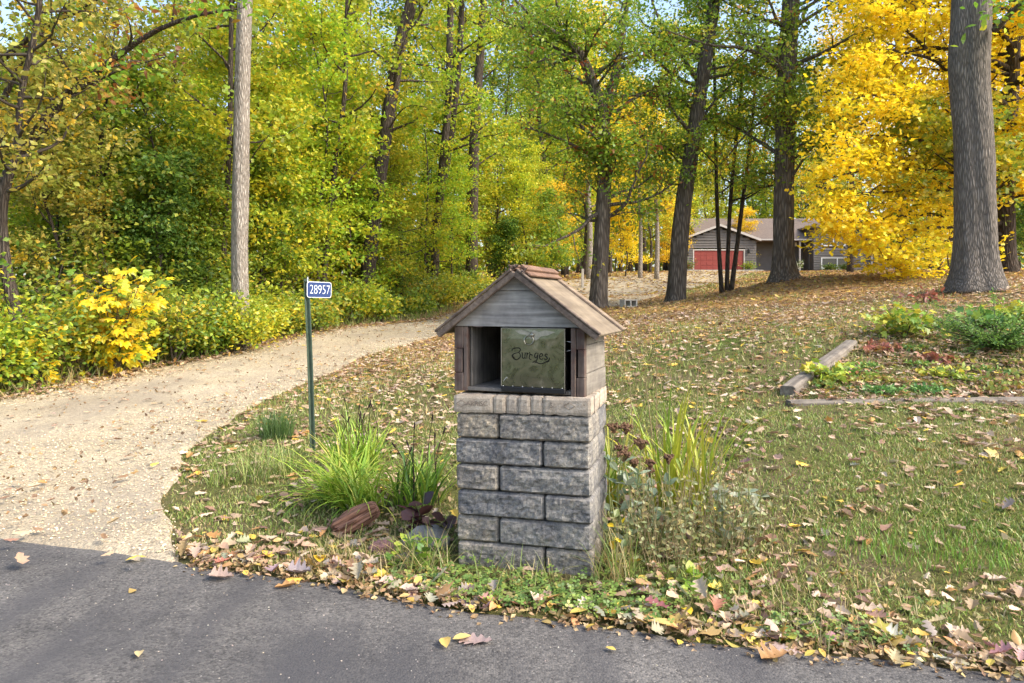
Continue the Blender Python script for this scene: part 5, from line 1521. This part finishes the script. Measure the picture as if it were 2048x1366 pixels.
for px, py, kind, sz, col, lab, rz, v in (
    (985, 1292, 'oak', .135, (.40,.29,.26), 'large pinkish brown oak leaf lying alone on the asphalt', 1.35, 0),
    (893, 1306, 'oval', .085, (.66,.46,.14), 'yellow leaf on the asphalt left of the large oak leaf', .2, 1),
    (905, 1288, 'oval', .080, (.68,.50,.18), 'pale yellow leaf touching the yellow leaf on the asphalt', -1.2, 0),
    (592, 1160, 'oak', .15, (.36,.29,.29), 'greyish oak leaf at the road edge below the number sign', 1.7, 1),
    (622, 1156, 'oak', .14, (.38,.31,.30), 'second greyish oak leaf at the road edge, right of the first', 1.3, 2),
    (466, 1162, 'oak', .12, (.42,.30,.24), 'curled brown oak leaf on the asphalt left of the greyish pair', 1.5, 2),
    (250, 1128, 'oval', .10, (.66,.50,.10), 'narrow yellow leaf lying alone on the asphalt at the left', -1.1, 0),
    (270, 1191, 'oval', .06, (.52,.36,.12), 'small ochre leaf on the asphalt at the left', .9, 2),
    (277, 1327, 'oval', .06, (.60,.46,.24), 'small pale leaf near the bottom edge at the left', .4, 1),
    (945, 1224, 'oak', .10, (.34,.25,.26), 'small purplish oak leaf at the road edge below the pillar', .5, 0),
    (917, 1216, 'oak', .08, (.40,.31,.27), 'small tan oak leaf at the road edge below the pillar', 2.1, 1),
    (1139, 1241, 'oval', .09, (.64,.48,.12), 'slim yellow leaf on the asphalt below the pillar corner', -1.2, 0),
    (1300, 1255, 'oval', .12, (.66,.46,.16), 'long yellow leaf on the asphalt right of the pillar', -2.0, 0),
    (1437, 1285, 'maple', .10, (.52,.35,.14), 'rounded tan leaf on the asphalt at the right', .7, 0),
    (1600, 1310, 'oak', .15, (.46,.34,.30), 'pale oak leaf hanging over the road edge at the right', 1.0, 1),
    (1575, 1316, 'oak', .12, (.40,.22,.09), 'rusty oak leaf on the asphalt at the lower right', 1.9, 2),
    (1232, 1310, 'oval', .045, (.62,.46,.12), 'tiny yellow leaf on the asphalt in the middle', 1.0, 0),
    (640, 1138, 'oval', .12, (.76,.48,.04), 'bright yellow upright leaf at the road edge left of the pillar', .3, 1),
    (1382, 1245, 'oval', .09, (.78,.55,.05), 'bright yellow leaf on the verge right of the pillar', .2, 1),
    (1340, 1234, 'oak', .11, (.28,.10,.10), 'dark red oak leaf on the verge right of the pillar', 1.0, 0)):
    x, y = on_road(px, py)
    zr = float(np.interp(road_edge(x)-y, [o for o, z in offs], [z for o, z in offs])) if y < road_edge(x) else h1(x, y)+.02
    one_leaf(x, y, zr+.012, kind, sz, col, lab, None, random.uniform(-.15, .15), random.uniform(-.15, .15), rz, v)
rl = random.Random(9)
KINDS_ = {'oak': ([(.50,.37,.27),(.44,.32,.25),(.36,.25,.18),(.50,.38,.28),(.38,.22,.11)], .105), 'oval': ([(.66,.45,.08),(.58,.40,.13),(.70,.52,.10),(.48,.32,.10)], .075), 'maple': ([(.55,.36,.14),(.62,.44,.10)], .11)}
cnt = 0
while cnt < 240:
    if cnt < 170:
        x = rl.uniform(-2.1, 2.25); s = abs(rl.gauss(.10, .12))-.02; y = float(road_edge(x))+s; where = 'verge'
    else:
        x = rl.uniform(-.4, 3.4); y = rl.uniform(3.2, 5.6); s = y-float(road_edge(x)); where = 'lawn'
        if s < .4: continue
    if abs(x) > .78*y or bool(pillar_mask(np.array([x]), np.array([y]), .04)[0]) or bool(on_drive(np.array([x]), np.array([y]))[0]): continue
    kind = rl.choices(('oak', 'oval', 'maple'), (6, 2, 1) if where == 'verge' else (9, 1, .4))[0]
    cols_, sz = KINDS_[kind]
    col = tuple(c*rl.uniform(.65, 1.05) for c in rl.choice(cols_))
    side = 'left of' if x < -.3 else ('in front of' if x < .45 else 'right of')
    kn = {'oak': 'tan lobed oak leaf', 'oval': 'yellowish oval leaf', 'maple': 'small orange brown leaf'}[kind]
    lab = f'{kn} lying on the road verge {side} the pillar' if where == 'verge' else f'{kn} lying on the lawn right of the pillar'
    one_leaf(x, y, h1(x, y)+rl.uniform(.015, .04), kind, sz*rl.uniform(.55, .95), col, lab, 'fallen leaves: ' + lab, rl.gauss(0, .35), rl.gauss(0, .35), rl.uniform(0, 6.28), cnt)
    cnt += 1

# ------------------------------------------------------------------ clumps of strap leaved plants
def strap(base, az, L, w, lean, arch, r, n=6):
    """one arching strap leaf: returns verts, faces"""
    t = np.linspace(0, 1, n)
    ang = lean + arch*t**1.4
    d = np.stack([np.cos(az)*np.sin(ang), np.sin(az)*np.sin(ang), np.cos(ang)], -1)
    P = base + np.concatenate([[np.zeros(3)], np.cumsum(d[:-1]*L/(n-1), axis=0)])
    sd = np.array([-math.sin(az), math.cos(az), 0]); wv = w*np.minimum(1, 1.25*(1-t)**.6)*np.minimum(1, .6+t*2)
    mid = np.cross(sd, d); 
    A = P+sd*wv[:, None]*.5; B = P-sd*wv[:, None]*.5; C_ = P+mid*wv[:, None]*.18
    V = np.concatenate([A, C_, B]); i = np.arange(n-1)
    return V, np.concatenate([np.stack([i, i+1, n+i+1, n+i], -1), np.stack([n+i, n+i+1, 2*n+i+1, 2*n+i], -1)])
def strap_clump(name, label, x, y, n, L, w, pal, seed, rad=.10, lean=(.1, .7), arch=(.4, 1.5), azr=(0, 6.28), cat='plant', group=None, stalks=0, stalk_h=.5):
    r = r_(seed); z = h1(x, y)
    root = empty(name, (x, y, z)); tag(root, label, cat, group)
    Vs, Fs, Cs = [], [], []; o = 0; cols = palette(pal, n, r)
    for k in range(n):
        a0 = r.uniform(0, 6.28); az = r.uniform(*azr)
        b = np.array([math.cos(a0), math.sin(a0), 0])*rad*math.sqrt(r.random())
        V, F = strap(b-np.array([0, 0, .01]), az, r.uniform(*L), w*r.uniform(.7, 1.2), r.uniform(*lean), r.uniform(*arch), r)
        Vs.append(V); Fs.append(F+o); Cs.append(np.repeat(cols[k:k+1], len(V), axis=0)); o += len(V)
    ob = link('leaves', mesh('leaves', np.concatenate(Vs), [np.concatenate(Fs)], GRASS, np.concatenate(Cs), smooth=True), root); ob['kind'] = 'stuff'
    for k in range(stalks):
        a = r.uniform(0, 6.28); b = np.array([math.cos(a), math.sin(a), 0])*rad*r.uniform(.2, 1.3); h = stalk_h*r.uniform(.7, 1.1)
        P = smooth_path([b, b+np.array([r.normal(0, .02), r.normal(0, .02), h*.6]), b+np.array([r.normal(0, .05), r.normal(0, .05), h])], 6)
        mb = MB(); mb.tube(P, [.003, .003, .0028, .0026, .0024, .002], 5)
        t = P[-1]; dv = unit(P[-1]-P[-2]); m_ = 6
        q = t+dv*np.linspace(-.03, .022, m_)[:, None]
        mb.tube(q, [.002, .005, .007, .006, .005, .001], 6)
        mb.build('seed_stalk', M_SEED, root)
    return root
M_SEED = m_simple('dark_seed_head', (.035, .022, .018), .9, var=.3, scale=60)
LILY = [(.32,.48,.05,4),(.44,.54,.07,3),(.20,.37,.04,2),(.54,.54,.10,1.2)]
LILYD = [(.09,.20,.03,4),(.16,.28,.04,3),(.24,.36,.05,1)]
strap_clump('daylily_clump', 'arching bright green daylily clump left of the pillar', -1.12, 4.62, 170, (.35, .62), .014, LILY, 901, .17, (.3, 1.15), (.7, 1.9))
strap_clump('daylily_clump', 'low arching bright green daylily clump above the rotting log', -.95, 4.40, 130, (.35, .60), .013, LILY, 916, .13, (.3, 1.1), (.6, 1.8), (2.2, 5.4))
strap_clump('daylily_clump', 'upright bright green daylily clump with dark seed heads near the sign post', -1.20, 5.25, 130, (.30, .55), .016, LILY, 902, .18, (.1, .7), (.3, 1.5), stalks=11, stalk_h=.52)
strap_clump('daylily_clump', 'dark green strap leaved clump close to the left of the pillar', -.62, 4.45, 120, (.28, .50), .016, LILYD+LILY, 903, .15, (.05, .7), (.5, 1.6), stalks=7, stalk_h=.5)
strap_clump('grass_tuft', 'green grass tuft left of the daylily clumps', -1.85, 5.15, 220, (.15, .34), .006, LAWN, 904, .20, (.1, .8), (.4, 1.2))
strap_clump('grass_tuft', 'small grass tuft at the edge of the gravel', -2.12, 5.0, 120, (.10, .2), .006, LAWN, 905, .12, (.1, .9), (.3, 1.0))
strap_clump('fescue_tuft', 'dense blue green fescue tuft beyond the number sign', -2.22, 6.45, 420, (.20, .34), .005, [(.09,.17,.045,3),(.14,.23,.06,2)], 906, .16, (.0, .7), (.1, .5))
strap_clump('grass_tuft', 'fresh green grass tuft behind the fescue tuft', -1.55, 6.7, 180, (.15, .3), .007, LAWN, 909, .16, (.1, .7), (.3, 1.0))
IRIS = [(.44,.48,.05,4),(.56,.52,.07,3),(.26,.38,.04,3),(.62,.36,.06,.8)]
strap_clump('iris_clump', 'tall yellow green iris clump right of the pillar', 1.02, 4.10, 62, (.45, .88), .022, IRIS, 907, .16, (.0, .45), (.1, 1.5))
strap_clump('iris_clump', 'drooping yellow green iris leaves just behind the pillar', .60, 4.25, 34, (.5, .78), .017, IRIS, 908, .07, (.15, .5), (.3, 1.2))
strap_clump('grass_tuft', 'dry grass tuft at the right foot of the pillar', .50, 3.30, 90, (.16, .36), .005, DRY+LAWN, 910, .10, (.1, .9), (.3, 1.2))
strap_clump('grass_tuft', 'thin green grass growing at the left foot of the pillar', -.42, 3.46, 110, (.12, .30), .005, LAWN+DRY, 911, .13, (.1, .9), (.3, 1.2))
strap_clump('grass_tuft', 'thin arching grass in front of the pillar', .02, 3.30, 80, (.10, .24), .0045, LAWN+DRY, 912, .22, (.1, .9), (.4, 1.3))
strap_clump('grass_tuft', 'straw coloured grass tuft on the verge left of the pillar', -.75, 3.55, 260, (.08, .20), .004, DRY, 913, .30, (.1, .9), (.3, 1.2))
strap_clump('grass_tuft', 'straw coloured grass on the verge at the lower right', 1.35, 3.0, 260, (.07, .16), .004, DRY, 914, .40, (.1, .9), (.3, 1.2))
strap_clump('grass_tuft', 'lush green grass patch on the lawn at the right', 2.15, 3.75, 1100, (.04, .085), .005, [(.16,.30,.04,4),(.22,.36,.05,3),(.30,.36,.08,1)], 915, .55, (.0, .6), (.1, .9))

# ------------------------------------------------------------------ sedum and dry perennials right of the pillar
M_SEDUM = m_simple('sedum_flower', (.15, .085, .05), .9, var=.5, scale=90, bump=.8, bdist=.006)
def stem_plant(name, label, x, y, hs, pal, seed, leaf, tmpl=OVAL, n=6, spread=.08, flower=False, pairs=6, group=None, stemcol=None, thick=.004, tiltv=.35):
    r = r_(seed); z = h1(x, y)
    root = empty(name, (x, y, z)); tag(root, label, 'plant', group)
    st = MB(); pos, fw, nr = [], [], []
    for k in range(n):
        a = r.uniform(0, 6.28); b = np.array([math.cos(a), math.sin(a), 0])*spread*r.random(); h = r.uniform(*hs)
        tip = b*2.0+np.array([r.normal(0, .04), r.normal(0, .04), h])
        P = smooth_path([b, (b+tip)/2+np.array([r.normal(0, .02), r.normal(0, .02), 0]), tip], 8); st.tube(P, np.linspace(thick, thick*.5, 8), 5, False)
        for j in range(pairs):
            f = .25+.72*j/pairs; q = P[min(7, int(f*7))]; a = j*1.57+r.normal(0, .3)
            for s in (0, math.pi):
                d = np.array([math.cos(a+s), math.sin(a+s), .25]); pos.append(q); fw.append(d); nr.append(np.array([0, 0, 1])-d*.35+r.normal(0, tiltv, 3))
        if flower:
            mb = MB(); t = P[-1]
            for q in range(38):
                aa, rr2 = r.uniform(0, 6.28), .052*math.sqrt(r.random())*flower
                c = t+np.array([math.cos(aa)*rr2, math.sin(aa)*rr2, r.normal(0, .006)-rr2*rr2*6+.018])
                mb.tube(np.array([t-np.array([0, 0, .03]), c]), .0013, 3, False)
                mb.tube(np.array([c-np.array([0, 0, .006]), c, c+np.array([0, 0, .007])]), [.003, .008, .003], 5)
            mb.build('flower_head', M_SEDUM, root)
    st.build('stems', stemcol or M_STEM, root)
    m = len(pos); V, F, k = scatter(tmpl[0], tmpl[1], np.array(pos), np.array(nr), np.array(fw), leaf*r.uniform(.6, 1.2, m))
    ob = link('leaves', mesh('leaves', V, F, GRASS, np.repeat(palette(pal, m, r), k, axis=0)), root); ob['kind'] = 'stuff'
    return root
M_STEM = m_simple('green_stem', (.20, .23, .08), .8); M_DRY = m_simple('dry_stem', (.27, .21, .11), .9, var=.4, scale=8)
SED = [(.26,.34,.22,4),(.34,.40,.28,3),(.20,.29,.17,2)]
stem_plant('sedum', 'sedum with dark red flower heads against the right side of the pillar', .58, 3.60, (.48, .66), SED, 921, .085, OVAL, 5, .09, .7, 6, thick=.006)
stem_plant('sedum', 'shorter sedum with brown flower heads right of the red headed sedum', .78, 3.70, (.34, .50), SED, 922, .08, OVAL, 4, .11, .45, 6, thick=.006)
stem_plant('sedum', 'pale leaved sedum at the right end of the flower patch', 1.12, 3.62, (.36, .50), [(.38,.42,.30,3),(.46,.48,.34,2),(.28,.34,.2,1)], 923, .07, OVAL, 5, .12, False, 6, thick=.005)
PALE = [(.34,.34,.16,3),(.27,.30,.13,3),(.42,.37,.14,2),(.20,.24,.09,3)]
for k, (x, y) in enumerate(((.68,3.50),(.86,3.52),(1.04,3.50),(1.22,3.62),(1.34,3.80),(.98,3.78),(1.18,3.92),(.78,3.40))):
    stem_plant('dry_perennial', 'fading perennial with thin dry stems, ' + ('second from the pillar, front row', 'third from the pillar, front row', 'fourth from the pillar, front row', 'below the pale leaved sedum', 'at the right end of the patch', 'behind the middle of the patch', 'behind the right of the patch', 'closest to the verge and pillar')[k], x, y, (.22, .48), PALE, 930+k, .034, OVAL, 20, .16, False, 4, 'fading perennials right of the pillar', M_DRY, .0022, .6)
stem_plant('yellow_seedling', 'small plant with yellow leaves at the right foot of the pillar', .56, 3.42, (.20, .36), GOLD+PALE, 945, .052, OVAL, 5, .06, False, 4)
for k, (px, py, Y) in enumerate(((1300,830,4.4),(1262,800,4.4),(1310,840,4.5),(1390,830,4.6))):
    b = at(px, 1000, Y); z = h1(b[0], b[1])
    root = empty('dry_stalk', (b[0], b[1], z)); tag(root, 'tall bare dry stalk standing behind the iris clump', 'stalk', 'bare stalks behind the iris')
    MB().tube(np.array([(0, 0, -.02), (.01, 0, .4), (-.03+.02*k, 0, .75+.05*k)]), [.005, .004, .002], 5).build('stalk', M_DRY, root)
# dark rounded leaves at the left of the pillar
stem_plant('maroon_plant', 'dark maroon rounded leaves against the left side of the pillar', -.52, 3.95, (.12, .22), [(.09,.035,.03,3),(.14,.06,.045,2),(.06,.03,.03,2)], 950, .085, (OVAL[0]*np.array([1.7, 1, 1]), OVAL[1]), 9, .12, False, 3)
stem_plant('green_seedling', 'leafy green seedlings at the left foot of the pillar', -.48, 3.55, (.08, .18), LILYD+LILY, 951, .055, (OVAL[0]*np.array([1.5, 1, 1]), OVAL[1]), 9, .12, False, 3)
stem_plant('green_seedling', 'leafy green seedling at the verge right of the pillar', .82, 3.22, (.05, .10), LILY, 952, .06, (OVAL[0]*np.array([1.5, 1, 1]), OVAL[1]), 4, .06, False, 2)
# clover at the pillar foot
r = r_(960); n = 4200
x = r.uniform(-.9, 2.2, n); s = r.gamma(2.0, .11, n)+.02; y = road_edge(x)+s
ok = ~pillar_mask(x, y) & (s < .62) & (r.random(n) < np.clip(.15+np.exp(-((x-.15)/.45)**2)+.35*np.sin(x*6)*np.sin(y*7+x), 0, 1)); x, y = x[ok], y[ok]; n = len(x)
pos = np.stack([x, y, hgt(x, y)+r.uniform(.01, .05, n)], -1)
TRI = []; TF = []
for k in range(3):
    a = k*2.094; o = len(TRI)
    for u_, v_ in ((0, .02), (.30, .35), (.26, .68), (0, .80), (-.26, .68), (-.30, .35)):
        TRI.append((u_*math.cos(a)+v_*math.sin(a), -u_*math.sin(a)+v_*math.cos(a), .05*v_))
    TF += [(o, o+1, o+2), (o, o+2, o+3), (o, o+3, o+4), (o, o+4, o+5)]
V, F, k = scatter(np.array(TRI), [np.array(TF)], pos, np.array([0, -.15, 1])+r.normal(0, .3, (n, 3)), r.normal(0, 1, (n, 3)), r.uniform(.012, .026, n))
tag(link('clover', mesh('clover', V, F, GRASS, np.repeat(palette([(.17,.27,.06,4),(.25,.34,.07,3),(.12,.20,.05,2),(.38,.36,.10,1)], n, r), k, axis=0))), 'low clover and ground cover at the foot of the pillar', 'ground cover', kind='stuff')

# ------------------------------------------------------------------ log, stones, cinder block
M_LOG = m_wood('red_rotting_wood', (.06, .028, .018), (.33, .175, .115), 'x', 1.4)
M_ROCK = m_simple('field_stone', (.23, .215, .19), .95, var=.35, scale=14, bump=.8, bdist=.01)
M_ROCKR = m_simple('red_stone', (.22, .12, .11), .95, var=.3, scale=18, bump=.8, bdist=.01)
def log_piece():
    r = r_(970); n, m_ = 16, 44
    t = np.linspace(0, 1, n); V = []
    for i in range(n):
        for j in range(m_):
            a = j/m_*2*math.pi
            p = Vector((t[i]*1.2, math.cos(a)*2.2, math.sin(a)*2.2))
            rd = (.070+.022*math.sin(t[i]*2.6+.3))*(1+.30*mnoise.noise(p*1.6)+.34*mnoise.noise(Vector((t[i]*.9, math.cos(a)*5, math.sin(a)*5)))+.22*mnoise.noise(Vector((t[i]*1.6, math.cos(a)*11, math.sin(a)*11))))
            if i in (0, n-1): rd *= .72
            V.append((-.16+.32*t[i]+.03*mnoise.noise(p*3), math.cos(a)*rd, math.sin(a)*rd*.85))
    i = np.arange(n-1)[:, None]*m_; j = np.arange(m_)[None]; k = (j+1) % m_
    return np.array(V), [np.stack([i+j, i+k, i+m_+k, i+m_+j], -1).reshape(-1, 4)[:, ::-1], np.arange(m_)[None], (np.arange(m_)[::-1]+(n-1)*m_)[None]]
lx, ly = -.92, 4.02
V, F = log_piece()
lg = link('rotten_log', mesh('rotten_log', V, F, M_LOG), None, (lx, ly, h1(lx, ly)+.07), (0, math.radians(-24), math.radians(22)))
lg.scale = (.85, .72, .72)
tag(lg, 'chunk of reddish rotting log lying in the grass left of the pillar', 'log')
def rock(label, x, y, s, mat, seed, name='stone'):
    import bmesh
    bm = bmesh.new(); bmesh.ops.create_icosphere(bm, subdivisions=3, radius=1)
    for v in bm.verts:
        p = v.co.copy(); d = 1+.30*mnoise.noise(p*1.2+Vector((seed, 0, 0)))+.12*mnoise.noise(p*3.5+Vector((0, seed, 0)))
        v.co = Vector((p.x*s[0], p.y*s[1], p.z*s[2]))*d
    me = bpy.data.meshes.new(name); bm.to_mesh(me); bm.free(); me.materials.append(mat)
    o = link(name, me, None, (x, y, h1(x, y)+s[2]*.35)); tag(o, label, 'stone')
rock('grey field stone half sunk beside the left foot of the pillar', -.47, 3.78, (.13, .09, .085), M_ROCK, 1.7)
rock('small reddish stone between the log and the pillar', -.70, 3.72, (.075, .05, .04), M_ROCKR, 4.2)
rock('dark low stone at the verge left of the pillar', -.52, 3.60, (.09, .05, .03), M_ROCK, 7.9)
rock('small pale stone in front of the log', -.88, 3.80, (.03, .03, .025), M_ROCK, 2.9)
bx_, by_ = (1257-1024)/FPX*17, 17.0
cb = empty('concrete_block', (bx_, by_, h1(bx_, by_)+.02), ); cb.rotation_euler = (0, 0, .5)
tag(cb, 'grey hollow concrete block lying in leaves between the two oaks', 'block')
mb = MB(); w, dd, hh = .20, .10, .19
mb.box((-w, -dd, 0), (w, dd, .03)); mb.box((-w, -dd, hh-.03), (w, dd, hh))
for x in (-w, -.0175, w-.035): mb.box((x, -dd+.001, .0302), (x+.035, dd-.001, hh-.0302))
mb.build('shell', M_CONC, cb)
bp = at(1165, 560, 34); fp = empty('fence_post', (bp[0], bp[1], h1(bp[0], bp[1]))); tag(fp, 'short pale post left of the pale trunk at the far drive', 'post')
mb = MB(); mb.cbox((-.06, -.06, -.1), (.06, .06, .95), .01); mb.prism([(-.06, .952), (.06, .952), (0, 1.0)], -.06, .06); mb.build('shaft', M_TRIM, fp)

# ------------------------------------------------------------------ planting bed at the right
M_TIMBER = m_wood('weathered_timber', (.12, .10, .08), (.28, .245, .205), 'x', .8)
def timber(label, A, B, w, h):
    A, B = np.array(A), np.array(B); L = np.linalg.norm(B-A); n = 16
    V = []
    prof = [(-w/2, -h), (w/2, -h), (w/2, -.02), (w/2-.02, 0), (-w/2+.02, 0), (-w/2, -.02)]
    for i in range(n):
        for a, b in prof:
            V.append((L*i/(n-1)-L/2, a+.006*mnoise.noise((i*.9, a*30, 1)), b+.007*mnoise.noise((i*.7, a*20, 5))))
    i = np.arange(n-1)[:, None]*6; j = np.arange(6)[None]; k = (j+1) % 6
    me = mesh('landscape_timber', V, [np.stack([i+j, i+k, i+6+k, i+6+j], -1).reshape(-1, 4)[:, ::-1], np.arange(6)[None], (np.arange(6)[::-1]+(n-1)*6)[None]], M_TIMBER)
    d = unit(B-A)
    o = link('landscape_timber', me, None, tuple((A+B)/2), (0, -math.asin(d[2]), math.atan2(d[1], d[0])))
    tag(o, label, 'timber'); return o
tA = at(1582, 806, 6.0); tB = at(2120, 800, 6.05)
timber('long weathered timber edging the front of the planting bed', tA+np.array([0, .06, .015]), tB+np.array([0, .06, .02]), .13, .20)
timber('weathered timber running up the left side of the planting bed', at(1575, 772, 6.35), at(1702, 680, 8.0), .14, .20)
LEMON = [(.50,.52,.06,4),(.62,.54,.06,2.5),(.34,.44,.05,3),(.22,.32,.05,1.5)]
REDC = [(.34,.12,.08,3),(.44,.22,.14,3),(.28,.09,.05,2)]
BIGM = (MAPLE[0]*np.array([1.1, 1, 1]), MAPLE[1])
def bed(label, px, py, Y, h, w, pal, seed, n, leaf, tm=BIGM, name='bed_plant'):
    b = at(px, py, Y); small_shrub(name, label, b[0], b[1], h, w, pal, seed, n, leaf, None, tm, GRASS, cat='plant')
bed('lemon yellow leaved plant by the corner of the planting bed', 1655, 745, 6.7, .24, .34, LEMON, 1001, 120, .075)
bed('yellow green vine with large leaves in the middle of the planting bed', 1810, 660, 8.3, .45, .55, LEMON+[(.20,.34,.05,2)], 1002, 320, .085)
bed('red leaved creeper in front of the yellow vine in the bed', 1762, 690, 7.8, .14, .42, REDC+[(.50,.28,.12,1)], 1003, 60, .085, PALM)
bed('low green ground cover along the front timber', 1755, 790, 6.35, .12, .40, [(.10,.24,.06,3),(.16,.30,.06,2)], 1004, 260, .045, OVAL)
bed('low green ground cover further along the front timber', 1850, 785, 6.4, .12, .40, [(.10,.24,.06,3),(.16,.30,.06,2)], 1005, 260, .045, OVAL)
bed('green and red leaved groundcover behind the front timber', 1700, 755, 6.9, .16, .45, [(.12,.26,.05,3),(.22,.34,.05,2),(.42,.20,.08,1)], 1006, 240, .055, OVAL)
bed('five leaved red creeper sprig in the planting bed', 1870, 700, 7.3, .12, .25, REDC, 1007, 16, .10, PALM)
bed('yellow green weedy plant below the juniper', 1890, 745, 6.8, .22, .35, LEMON+[(.3,.36,.06,2)], 1008, 110, .07, OVAL)
bed('yellow green vine at the right edge above the juniper', 2040, 620, 8.8, .40, .6, LEMON+[(.24,.36,.05,3)], 1009, 330, .075)
bed('red leaved seedling left of the large oak base', 1850, 585, 10.8, .30, .35, REDC, 1010, 60, .10, OVAL)
bed('green leafy plant behind the juniper', 1975, 640, 8.6, .35, .5, [(.12,.26,.05,3),(.24,.36,.06,2)], 1011, 220, .09)
bed('olive ground plant at the right end of the front timber', 2000, 770, 6.5, .18, .40, [(.34,.36,.08,3),(.24,.3,.07,2),(.42,.24,.1,1)], 1012, 180, .055, OVAL)
for k in range(14):
    px_ = (1640, 1690, 1740, 1790, 1830, 1880, 1930, 1980, 2030, 1740, 1820, 1900, 1960, 2020)[k]; py_ = (775, 770, 735, 770, 730, 775, 765, 790, 760, 765, 690, 720, 745, 735)[k]
    Y_ = 6.25 + (800-py_)/100*1.35
    bed('low mixed weeds in the planting bed, ' + ('leftmost by the front timber', 'second along the front timber', 'between the two creepers', 'third along the front timber', 'below the yellow vine', 'fourth along the front timber', 'under the juniper', 'by the right end of the timber', 'at the right edge', 'behind the low ground cover', 'right of the yellow vine', 'left of the juniper', 'below the juniper', 'right below the juniper')[k], px_, py_, Y_, .10, .30, [[(.14,.27,.05,3),(.24,.34,.06,2),(.40,.36,.08,1)], [(.30,.34,.08,3),(.46,.42,.08,2),(.36,.20,.10,1)]][k % 2], 1100+k, 170, .045, OVAL)
# juniper: flat feathery sprays
r = r_(1020); jb = at(1990, 700, 7.7); jz = h1(jb[0], jb[1])
jun = empty('juniper', (jb[0], jb[1], jz)); tag(jun, 'spreading feathery green juniper at the right edge of the bed', 'shrub')
mb = MB(); pos, fw = [], []
for k in range(46):
    a = r.uniform(0, 6.28); L = r.uniform(.4, 1.05)
    P = limb_path((0, 0, .02), (math.cos(a), math.sin(a)*.8, r.uniform(.25, .6)), L, r, 7, -.03, .12); mb.tube(P, np.linspace(.010, .002, 7), 4, False)
    for i in range(1, 7):
        for j in range(30):
            f = r.random(); q = P[i-1]+(P[i]-P[i-1])*f; sd = unit(P[i]-P[i-1]); o = np.cross(sd, (0, 0, 1))*r.normal(0, .05)*(1.1-i/8)+np.array([0, 0, r.normal(0, .018)])
            pos.append(q+o); fw.append(sd*.8+o*8+np.array([0, 0, .35]))
mb.build('stems', TWIG, jun)
pos = np.array(pos); fw = np.array(fw); m_ = len(pos)
V, F, k = scatter(KITE[0]*np.array([.55, 1, 1]), KITE[1], pos, np.array([0, -.2, 1])+r.normal(0, .5, (m_, 3)), fw, r.uniform(.02, .05, m_))
o = link('foliage', mesh('foliage', V, F, GRASS, np.repeat(palette([(.16,.30,.05,3),(.26,.42,.07,3),(.09,.20,.04,3)], m_, r), k, axis=0)), jun); o['kind'] = 'stuff'
